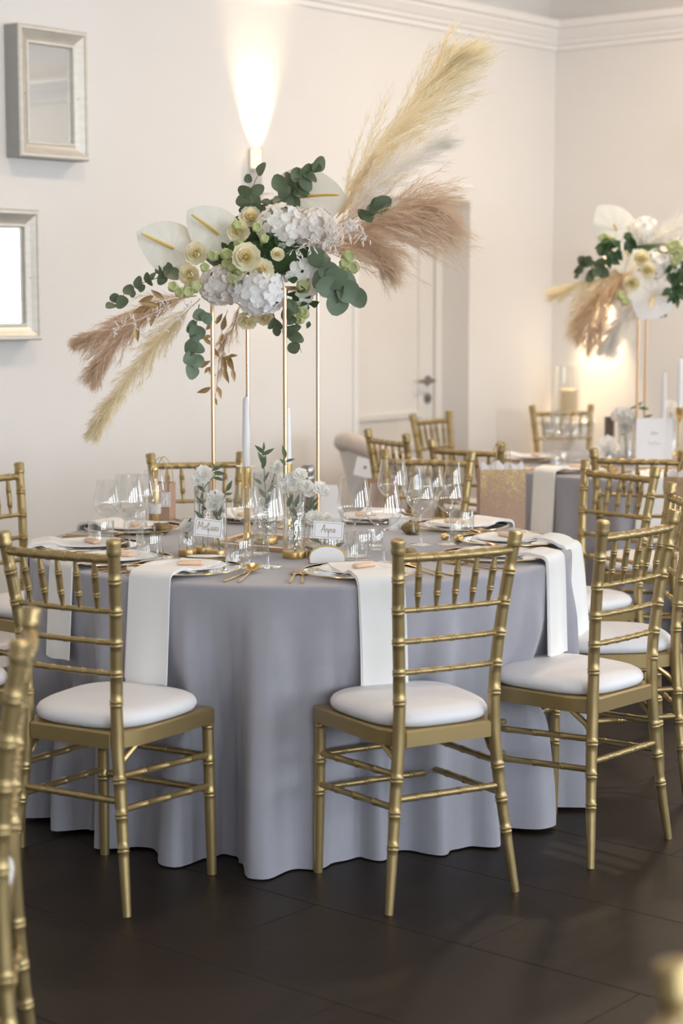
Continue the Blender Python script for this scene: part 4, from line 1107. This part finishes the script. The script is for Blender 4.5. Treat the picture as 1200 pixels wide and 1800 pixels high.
def flower_in(p, tip_px, tip_py, size, label, dy=0., nleaf=8, lean=0., extra=()):
    root = p + V3(0, 0, .019); tip = at_y(tip_px, tip_py, p.y + dy) - root
    mid = V3(tip.x * .25, tip.y * .3, tip.z * .55)
    lv = []
    for i in range(nleaf):
        f = .15 + .8 * i / max(1, nleaf - 1); b_ = mid * (f / .55) if f < .55 else mid.lerp(tip, (f - .55) / .45)
        an = random.uniform(0, 6.28); s = min(1, .55 + f * .4)
        lv.append((b_, b_ + V3(math.cos(an) * .012, math.sin(an) * .010, .018 + random.uniform(-.006, .008)) * s * 1.1))
    tops = [(tip - V3(0, 0, size * .55), size)] + [(at_y(x, y, p.y + dy - .01) - root - V3(0, 0, s_ * .5), s_) for x, y, s_ in extra]
    return sprig(root, label, [[V3(0, 0, 0), mid, tip - V3(0, 0, size * .6)]], tops=tops, leaves=lv)
def olive(p, pts, label, leaves, dy=0., lm=LF_O):
    root = p + V3(.004, .004, .019)
    P_ = [V3(0, 0, 0)] + [at_y(x, y, p.y + dy) - root for x, y in pts]
    return sprig(root, label, [P_], 'sprig', bname='olive_sprig', leaves=[(at_y(x - dx, y - dz, p.y + dy) - root, at_y(x + dx, y + dz, p.y + dy + random.uniform(-.02, .01)) - root) for x, y, dx, dz in leaves], lm=lm)
v1, _ = vase(329, 977, .0245, .085, 'short glass vase with gold base, left of the pair behind the card')
v2, _ = vase(357, 972, .0265, .205, 'tall glass vase with gold base behind the left name card')
v3, _ = vase(384, 978, .0245, .178, 'medium glass vase with gold base right of the left name card')
v4, _ = vase(517, 980, .0325, .195, 'cut crystal vase with gold base in the middle of the table', M_GLASSR)
v5, _ = vase(466, 955, .037, .215, 'tall glass vase behind the middle wine glasses', M_GLASSR)
v6, _ = vase(572, 978, .052, .105, 'wide low glass vase with gold base behind the agate', M_GLASS)
flower_in(v2, 357, 825, .030, 'white carnation in the tall left vase', extra=((345, 838, .02),))
flower_in(v3, 379, 868, .029, 'white carnation in the medium left vase', extra=((372, 882, .022),))
flower_in(v1, 330, 917, .024, 'white carnation in the short left vase')
flower_in(v4, 512, 838, .032, 'large white blossom in the crystal vase', extra=((527, 828, .024), (500, 850, .022), (538, 848, .022)))
flower_in(v5, 487, 815, .024, 'white blossom in the tall middle vase', extra=((498, 835, .02),))
flower_in(v6, 551, 902, .026, 'white blossom low in the wide vase', dy=-.02, extra=((574, 905, .018), (543, 858, .022), (562, 852, .024), (570, 860, .018)))
olive(v2, [(350, 900), (358, 860), (382, 830)], 'olive sprig in the tall left vase', [(386, 832, 12, 1), (383, 822, 10, -6), (376, 820, -3, -9), (385, 842, 11, 3), (352, 858, -9, -7), (352, 880, -8, -8), (350, 905, -9, -8), (362, 890, 8, -8)])
olive(v3, [(384, 930), (392, 880), (402, 850)], 'olive sprig in the medium left vase', [(403, 854, 5, -10), (402, 868, 7, -1), (395, 880, 8, -5), (378, 905, -6, -9), (386, 900, 5, -10), (377, 918, -9, -5)])
olive(v5, [(468, 900), (465, 840), (462, 795)], 'olive sprig in the tall middle vase', [(456, 790, -9, -8), (463, 786, 1, -10), (471, 794, 12, -6), (458, 805, -5, -12), (464, 812, 3, -13), (468, 838, 5, -9), (477, 858, -9, 10), (462, 868, 8, 10), (452, 845, -8, -6), (470, 880, 6, -10)])
olive(v4, [(515, 920), (500, 850), (498, 805)], 'olive sprig rising from the crystal vase', [(499, 794, -3, -12), (497, 812, -6, -6), (510, 809, 9, -3), (497, 855, 2, -12), (509, 880, 5, -12), (518, 900, -4, -12), (522, 880, 4, -12)])
olive(v6, [(560, 950), (552, 910), (548, 878)], 'olive sprig in the wide vase', [(546, 876, -2, -8), (553, 882, 7, -9), (543, 888, -3, -9), (541, 893, -7, -5), (554, 892, 5, -8), (553, 950, -12, -4), (596, 958, 10, -5), (545, 965, -10, -5), (565, 962, 12, -3)])
# white agate foam / pebbles inside v3 & v1: small stone behind the left card
# ================================================================== NAME CARDS ON STONES
STROKES = {
 'M': [[(0, 0), (.05, .95), (.1, 1), (.3, .35), (.5, 1), (.58, .9), (.62, 0)]], 'e': [[(0, .28), (.3, .36), (.28, .52), (.12, .52), (.02, .3), (.1, .04), (.34, .12)]],
 'l': [[(0, .3), (.2, .9), (.14, 1), (.06, .8), (.08, .1), (.2, .04)]], 'i': [[(.05, .45), (.05, .08), (.16, .06)], [(.07, .66), (.09, .7)]],
 's': [[(0, .06), (.2, .46), (.2, .52), (.14, .4), (.26, .14), (.16, .0), (.02, .06)]], 'a': [[(.3, .44), (.12, .5), (.02, .22), (.12, .02), (.28, .2), (.32, .46), (.32, .1), (.42, .06)]],
 'A': [[(0, 0), (.28, .9), (.36, 1), (.5, .0)], [(.1, .36), (.48, .40)]], 'n': [[(0, 0), (.04, .46), (.06, .3), (.2, .48), (.3, .42), (.3, .1), (.4, .06)]]}
ADV = {'M': .78, 'e': .42, 'l': .28, 'i': .26, 's': .34, 'a': .48, 'A': .62, 'n': .48}
def write(parent, mtx, text, h, m=M_INK, r=.0007, slant=.12):
    wd = sum(ADV[c] for c in text) * h; x0 = -wd / 2; mb = MB()
    for c in text:
        for st in STROKES[c]:
            mb.tube(spline([(x0 + (x + y * slant) * h, (y - .45) * h, 0) for x, y in st], 4 * len(st)), r, 5)
        x0 += ADV[c] * h
    o = mb.build('lettering', m, parent); o.matrix_local = mtx; return o
def rock_me(name, sx, sy, sz, seed, m, flat=False):
    rg = random.Random(seed); mb = MB(); nu, nv = 22, 12; P = []
    ph = [(rg.uniform(0, 6.28), rg.randint(2, 5), rg.uniform(.03, .09)) for _ in range(5)]
    for j in range(nv):
        v = j / (nv - 1) * math.pi
        for i in range(nu):
            u = i / nu * 2 * math.pi
            k = 1 + sum(a_ * math.sin(n_ * u + p_ + 2 * v) for p_, n_, a_ in ph) * math.sin(v) + rg.uniform(-.03, .03) * math.sin(v)
            x, y, z = sx * k * math.sin(v) * math.cos(u), sy * k * math.sin(v) * math.sin(u), sz * (1 - k * math.cos(v))
            P.append((x, y, max(0.0005, z)))
    mb.grid(P, nu, nv, True); return mb.mesh(name, m, True, 50)
def card_holder(px, py, label, stone, rz, card=None, text=None, wire=True, card_rot=0.):
    p = on_t(px, py); t = thing('card_holder', label, 'card holder', p, rz)
    for nm, me, mtx in stone:
        link(nm, me, t, mtx=mtx)
    if card:
        cx, cy, cw, chh = card                                   # pixel centre and size of the card (metres)
        q = at_y(cx, cy, p.y + .012) - p; q = Matrix.Rotation(-rz, 3, 'Z') @ q
        mb = MB(); mb.tube(spline([(0, .006, .012), (q.x * .4, .010, q.z * .5), (q.x, q.y - .0015, q.z - chh * .30), (q.x, q.y - .0015, q.z - .002)], 12), .0008, 6); mb.build('wire', M_STEEL, t)
        mt = frame(q, (0, -1, .08), (math.sin(card_rot), 0, math.cos(card_rot)))
        mb = MB(); mb.box(-cw / 2, cw / 2, -chh / 2, chh / 2, -.0005, .0005); co = mb.build('name_card', M_PAPER, t, smooth=False); co.matrix_local = mt
        mb = MB(); ring_frame(mb, [(.0035, .0007), (.0045, .0008)], cw, chh, lambda x, y, z: Vector((x, z, y))); mb.build('gold_border', M_INK, co, smooth=False)
        if text: write(co, Matrix.Translation((0, .003, .0009)), text, chh * .42)
    return t
rk = rock_me('geode', .030, .024, .019, 2, M_STONE); rk2 = rock_me('geode', .026, .022, .017, 5, M_STONE)
slab = rock_me('stone_slab', .062, .03, .006, 9, M_STONE); slabt = rock_me('stone_slab_top', .056, .022, .004, 10, M_AGATE)
I4 = Matrix.Identity(4)
card_holder(362, 985, 'brown stone slab holding a white name card before the left vases', [('stone', slab, I4), ('crust', slabt, Matrix.Translation((0, -.002, .0085)))], 0, (366, 928, .080, .050), 'Melissa', card_rot=.10)
# half-moon agate leaning upright
def agate():
    mb = MB(); n = 24; P0 = []
    for i in range(n + 1):
        an = math.pi * i / n; P0.append((.047 * math.cos(an) + .006 * math.sin(2 * an), .046 * math.sin(an) ** .9 + .001))
    for y in (-.004, .004): mb.v += [(x, y, z) for x, z in P0]
    m_ = n + 1; mb.f += [tuple(range(m_ - 1, -1, -1)), tuple(range(m_, 2 * m_))] + [(i, (i + 1) % m_, m_ + (i + 1) % m_, m_ + i) for i in range(m_)]
    return mb.mesh('agate_half', M_AGATE, True, 40)
def agate_rim():
    mb = MB(); mb.tube([(.047 * math.cos(math.pi * i / 24) + .006 * math.sin(math.pi * i / 12), 0, .046 * math.sin(math.pi * i / 24) ** .9 + .003) for i in range(25)], .0038, 6); return mb.mesh('agate_rim', M_AGRIM)
lean = Matrix.Rotation(rad(-14), 4, 'X')
card_holder(575, 991, 'white half-moon agate with gilded edge holding a name card, centre front', [('agate_half', agate(), lean), ('gilded_edge', agate_rim(), lean), ('geode', rk2, Matrix.Translation((-.035, .018, 0)) @ Matrix.Scale(.7, 4))], 0, (577, 932, .084, .048), 'Anna', card_rot=.06)
card_holder(723, 938, 'brown geode with a tilted white card in the right glass cluster', [('stone', rk, I4)], 0, (700, 921, .062, .042), None, card_rot=.0).rotation_euler = (0, 0, rad(-8))
card_holder(284, 938, 'brown geode with a white card beside the small gold bottle', [('stone', rk, I4), ('crust', slabt, Matrix.Translation((-.008, 0, .034)) @ Matrix.Scale(.55, 4))], 0, (291, 878, .030, .046), None)
card_holder(215, 963, 'small dark geode beside the leftmost water tumbler', [('stone', rk2, Matrix.Scale(.75, 4))], .6)
card_holder(718, 985, 'round brown geode half hidden behind the front centre chair top', [('stone', rk, Matrix.Scale(.95, 4))], .3)
mgn = rock_me('gold_nugget', .016, .014, .012, 21, M_POLISH)
card_holder(806, 953, 'small shiny gold nugget left of the right place setting', [('nugget', mgn, I4)], .2)
card_holder(781, 949, 'dull gold nugget beside the rightmost wine glass', [('nugget', mgn, Matrix.Scale(.9, 4))], 1.2)

# folded menu card, silver shaker
p = on_t(580, 925); t = thing('folded_card', 'white folded card standing behind the middle flowers', 'card', p, rad(-18))
for s in (-1, 1):
    mb = MB(); mb.add([(-.045, s * .03, .0006), (.045, s * .03, .0006), (.024, 0, .135), (-.024, 0, .135), (-.045, s * .0286, .0006), (.045, s * .0286, .0006), (.024, -s * .001, .1345), (-.024, -s * .001, .1345)], [(0, 1, 2, 3), (7, 6, 5, 4), (0, 4, 5, 1), (1, 5, 6, 2), (2, 6, 7, 3), (3, 7, 4, 0)]); mb.build('leaf_of_card', M_PAPER, t, smooth=False)
p = Vector((at_y(541, 830, 6.0).x, 6.0, TZ)); t = thing('pepper_mill', 'silver-capped cylinder behind the white vase flowers', 'pepper mill', p)
hm = at_y(541, 817, 6.0).z - TZ
link('body', lathe_me('mill_body', [(.0, .0006), (.02, .0006), (.0215, .01), (.0205, hm - .05)], M_SMOKE, 24), t)
link('cap', lathe_me('mill_cap', [(.0215, hm - .05), (.0225, hm - .046), (.0225, hm - .034), (.019, hm - .031), (.021, hm - .026), (.021, hm - .006), (.016, hm), (.0, hm)], M_STEEL, 24), t)

# ================================================================== GIFT BAGS AND BOTTLE
def gift_bag(pos, rz, wd, ht, dp, label, glitter=True, tissue=True, hang=0.):
    t = thing('gift_bag', label, 'bag', pos, rz)
    mb = MB(); x, y = wd / 2, dp / 2
    P = []
    for (k, z) in ((.98, 0), (1, .01), (1, ht)): P += [(-x * k, -y, z), (x * k, -y, z), (x * k, y, z), (-x * k, y, z)]
    for (k, z) in ((.985, ht), (.985, ht - .03)): P += [(-x * k, -y * .97, z), (x * k, -y * .97, z), (x * k, y * .97, z), (-x * k, y * .97, z)]
    F = [(3, 2, 1, 0)] + [(i * 4 + j, i * 4 + (j + 1) % 4, i * 4 + 4 + (j + 1) % 4, i * 4 + 4 + j) for i in range(4) for j in range(4)]
    mb.add(P, F); mb.build('paper_bag', M_KRAFT, t, smooth=False)
    if glitter:
        rg = random.Random(5); mb = MB()
        for i in range(420):
            z = ht - abs(rg.gauss(0, .30)) * ht * .75
            if z < ht * .25: continue
            gx = rg.uniform(-x * .97, x * .97); s = rg.uniform(.0008, .0022)
            mb.add([(gx - s, -y - .0006, z - s), (gx + s, -y - .0006, z - s), (gx + s, -y - .0006, z + s), (gx - s, -y - .0006, z + s)], [(0, 1, 2, 3)])
        o = mb.build('glitter_flecks', M_GLIT, t, smooth=False); o['kind'] = 'stuff'
    if tissue:
        rg = random.Random(9); mb = MB(); nu = 12; P = []
        for j in range(3):
            for i in range(nu):
                P.append((-x * .93 + 1.86 * x * i / (nu - 1), -y * .6 + rg.uniform(-.008, .008), ht - .03 + j * .022 + (rg.uniform(-.006, .016) if j == 2 else 0)))
        mb.grid(P, nu, 3); mb.grid([(a_, b_ + .03, c_ + .004) for a_, b_, c_ in P], nu, 3); mb.build('tissue_paper', M_TISSUE, t, smooth=False)
    for s in (-1, 1):
        mb = MB(); mb.tube(spline([(-.03, s * (y + .001), ht - .015), (-.024, s * y * .9, ht + .05 + hang), (0, s * y * .6, ht + .085 + hang), (.024, s * y * .9, ht + .05 + hang), (.03, s * (y + .001), ht - .015)], 16), .0016, 6); mb.build('cord_handle', M_CORD, t)
    return t
q = at_y(880, 905, 7.02)
gift_bag(Vector((q.x, 7.02, .565)), rad(6), .175, at_y(880, 824, 7.02).z - .565, .07, 'rose paper gift bag with gold glitter hanging on a gold chair', hang=.02)
q = at_y(1192, 900, 6.72)
gift_bag(Vector((q.x + .035, 6.72, .57)), rad(-28), .16, at_y(1190, 838, 6.72).z - .57, .07, 'rose paper gift bag cut by the right picture edge')
q = at_y(672, 880, 7.12)
gift_bag(Vector((q.x, 7.12, .60)), rad(4), .14, at_y(672, 842, 7.12).z - .60, .06, 'rose paper gift bag behind the tall wine glasses', False, False)
q = at_z(284, 915, TZ)
gift_bag(Vector((q.x, q.y + .03, TZ + .0006)), rad(-20), .075, .125, .05, 'small rose paper bag standing on the table behind the gold bottle', False, False)
q = at_z(272, 921, TZ); t = thing('gold_bottle', 'small gold foil bottle standing before the paper bag', 'bottle', q + Vector((0, 0, .0006)))
link('body', lathe_me('bottle_body', [(.0, .0), (.019, .0), (.0205, .004), (.0205, .085), (.018, .108), (.0115, .135), (.0098, .150)], M_BOTL, 24), t)
link('neck_foil', lathe_me('bottle_foil', [(.0099, .149), (.0105, .150), (.0098, .170), (.0115, .172), (.0115, .183), (.009, .188), (.0, .188)], M_POLISH, 20), t)
link('paper_label', lathe_me('bottle_label', [(.0207, .035), (.0209, .035), (.0209, .068), (.0207, .068)], M_TISSUE, 24), t)

# ================================================================== WHITE TUB SEAT BY THE DOOR
tp = Vector((.30, 8.62, 0)); tub = thing('tub_seat', 'white tub seat with padded rim beside the door wall', 'seat', tp)
rim = [at_y(x, y, d) - tp for x, y, d in ((594, 781, 8.72), (612, 776, 8.52), (645, 788, 8.36), (690, 808, 8.30), (735, 824, 8.36), (765, 826, 8.55), (770, 818, 8.75))]
sp = spline(rim, 34)
mb = MB(); n_ = len(sp); mb.tube(sp, [.030 + .020 * math.sin(min(1, .12 + i / (n_ - 1)) * math.pi) ** .5 if 0 else .018 + .024 * min(1, min(i, n_ - 1 - i) / 3) for i in range(n_)], 14); mb.build('padded_rim', M_TUBR, tub)
mb = MB(); P_ = []; cc = sum(rim, Vector()) / len(rim)
for j in range(8):
    v = j / 7
    for q in sp: k = 1 - .34 * v; P_.append((cc.x + (q.x - cc.x) * k + .05 * v, cc.y + (q.y - cc.y) * k + .05 * v, q.z - .02 - v * (q.z - .34)))
mb.grid(P_, n_, 8); mb.grid([(x, y + .02, z) for x, y, z in P_], n_, 8); mb.build('shell', M_TUB, tub, angle=60)
mb = MB(); mb.lathe([(.0, .33), (.17, .33), (.19, .36), (.19, .40), (.17, .43), (.0, .435)], 28, (cc.x + .05, cc.y + .06, 0), cap=False); mb.build('seat_pad', M_TUBR, tub)
for i in range(4):
    an = math.pi / 4 + i * math.pi / 2; mb = MB(); mb.tube([(cc.x + .05 + .13 * math.cos(an), cc.y + .06 + .13 * math.sin(an), .335), (cc.x + .05 + .19 * math.cos(an), cc.y + .06 + .19 * math.sin(an), .0)], [.016, .011], 10); mb.build('leg', M_TUB, tub)
q = at_y(641, 822, 8.27) - tp; mb = MB(); mb.box(-.045, .045, -.002, .002, -.042, .042); tg_ = mb.build('white_tag', M_PAPER, tub, q, smooth=False, rot=(0, rad(14), rad(12)))
mb = MB(); mb.tube([(.0, -.002, .002), (.0, -.006, .002)], .006, 10); mb.build('button', M_DOT, tg_)

# ================================================================== FAR TABLE ITEMS
def on_f(px, y): q = at_y(px, 800, y); return Vector((q.x, y, TZ + .0006))
GF = 'glasses on the far table'
for kind, px, y, lab in ((GL_MID, 963, 8.35, 'leftmost wine glass on the far table'), (GL_BIG, 985, 8.55, 'large wine glass on the far table, left of the middle'), (GL_MID, 1003, 8.2, 'middle wine glass on the far table'), (GL_BIG, 1025, 8.45, 'rightmost wine glass on the far table'), (GL_FLU, 975, 8.75, 'champagne glass at the back of the far table')):
    glassware(kind, on_f(px, y), lab, GF)
glassware(TUMB, on_f(984, 8.0), 'water tumbler at the front of the far table', None, 'tumbler', 'water_tumbler')
fv1, _ = vase(0, 0, .036, .19, 'glass flower vase on the far table beside the gold rods', M_GLASSR, on_f(1100, 8.25))
fv2, _ = vase(0, 0, .03, .10, 'low glass flower vase on the far table beside the smoky glass', M_GLASSR, on_f(1066, 8.05))
fv3, _ = vase(0, 0, .03, .17, 'glass flower vase at the back right of the far table', M_GLASSR, on_f(1180, 8.72))
flower_in(fv1, 1092, 722, .052, 'large white blossom in the far table vase', extra=((1108, 728, .04), (1098, 745, .035)))
flower_in(fv2, 1068, 772, .042, 'white blossom in the low far vase', extra=((1050, 790, .04), (1078, 782, .03)))
flower_in(fv3, 1178, 708, .036, 'white blossom at the back right of the far table')
olive(fv1, [(1100, 770), (1110, 730), (1130, 715)], 'olive sprig in the far table vase', [(1112, 716, 6, -4), (1122, 712, 8, -6), (1132, 718, 10, 1), (1140, 731, 8, -2), (1116, 742, 6, -6), (1103, 750, -2, 9), (1097, 763, -8, 2)])
sm = thing('smoky_tealight', 'smoky grey glass tealight holder on the far table', 'candle holder', on_f(1070, 8.4)); hs = at_y(1070, 733, 8.4).z - TZ
link('glass_cylinder', lathe_me('smoky_wall', [(.0, .0006), (.022, .0006), (.023, hs * .5), (.024, hs), (.022, hs), (.0215, hs * .5)], M_SMOKE, 24), sm)
sg = thing('table_sign', 'white table sign with faint script on the far table', 'sign', on_f(1149, 8.0), rad(-6)); sh = at_y(1149, 736, 8.0).z - TZ
mb = MB(); mb.box(-.078, .078, -.003, .003, .006, sh); brd = mb.build('board', M_PAPER, sg, smooth=False)
mb = MB(); mb.box(-.08, .08, -.012, .012, 0, .012); mb.build('foot', M_POLISH, sg, smooth=False)
mb = MB()
for zz, wd in ((.70, .028), (.50, .05)):
    mb.tube(spline([(-wd / 2 + wd * i / 12, -.0036, sh * zz + (.008 if i % 2 else -.003) * (1 + .5 * math.sin(i * 2))) for i in range(13)], 40), .0008, 5)
mb.build('script_lines', M_INKG, brd)
# plinth and hurricane lantern in the corner
hp = Vector((1.236, 10.19, 0)); hb = at_y(997, 643, hp.y).z - .30
pl_ = thing('plinth', 'white plinth in the corner behind the far chair', 'plinth', (hp.x, hp.y, 0), -TH)
mb = MB(); mb.bbox(-.10, .10, -.10, .10, .08, hb - .02, .006); mb.build('column', M_DOOR, pl_, smooth=False)
mb = MB(); mb.bbox(-.115, .115, -.115, .115, 0, .08, .006); mb.build('base', M_DOOR, pl_, smooth=False)
mb = MB(); mb.bbox(-.115, .115, -.115, .115, hb - .02, hb, .005); mb.build('cap', M_DOOR, pl_, smooth=False)
hx = at_y(997, 700, hp.y).x
hl_ = thing('hurricane_lantern', 'clear glass hurricane cylinder in the far corner', 'lantern', (hx, hp.y, hb + .0006))
link('glass_cylinder', lathe_me('hurricane_glass', [(.0, .0006), (.066, .0006), (.07, .006), (.07, .299), (.0685, .30), (.067, .299), (.067, .01)], M_GLASS, 36), hl_)
pc = thing('pillar_candle', 'thick ivory pillar candle inside the glass hurricane', 'candle', (hx + .008, hp.y, hb + .008)); hcd = at_y(1000, 686, hp.y).z - hb
mb = MB(); mb.lathe([(.05, 0), (.05, hcd - .006), (.046, hcd - .002), (.02, hcd - .006), (.0, hcd - .008)], 28, cap=False); mb.build('wax', M_WAXC, pc)
mb = MB(); mb.tube([(0, 0, hcd - .009), (0, .001, hcd + .004)], .0012, 5); mb.build('wick', M_DOT, pc)
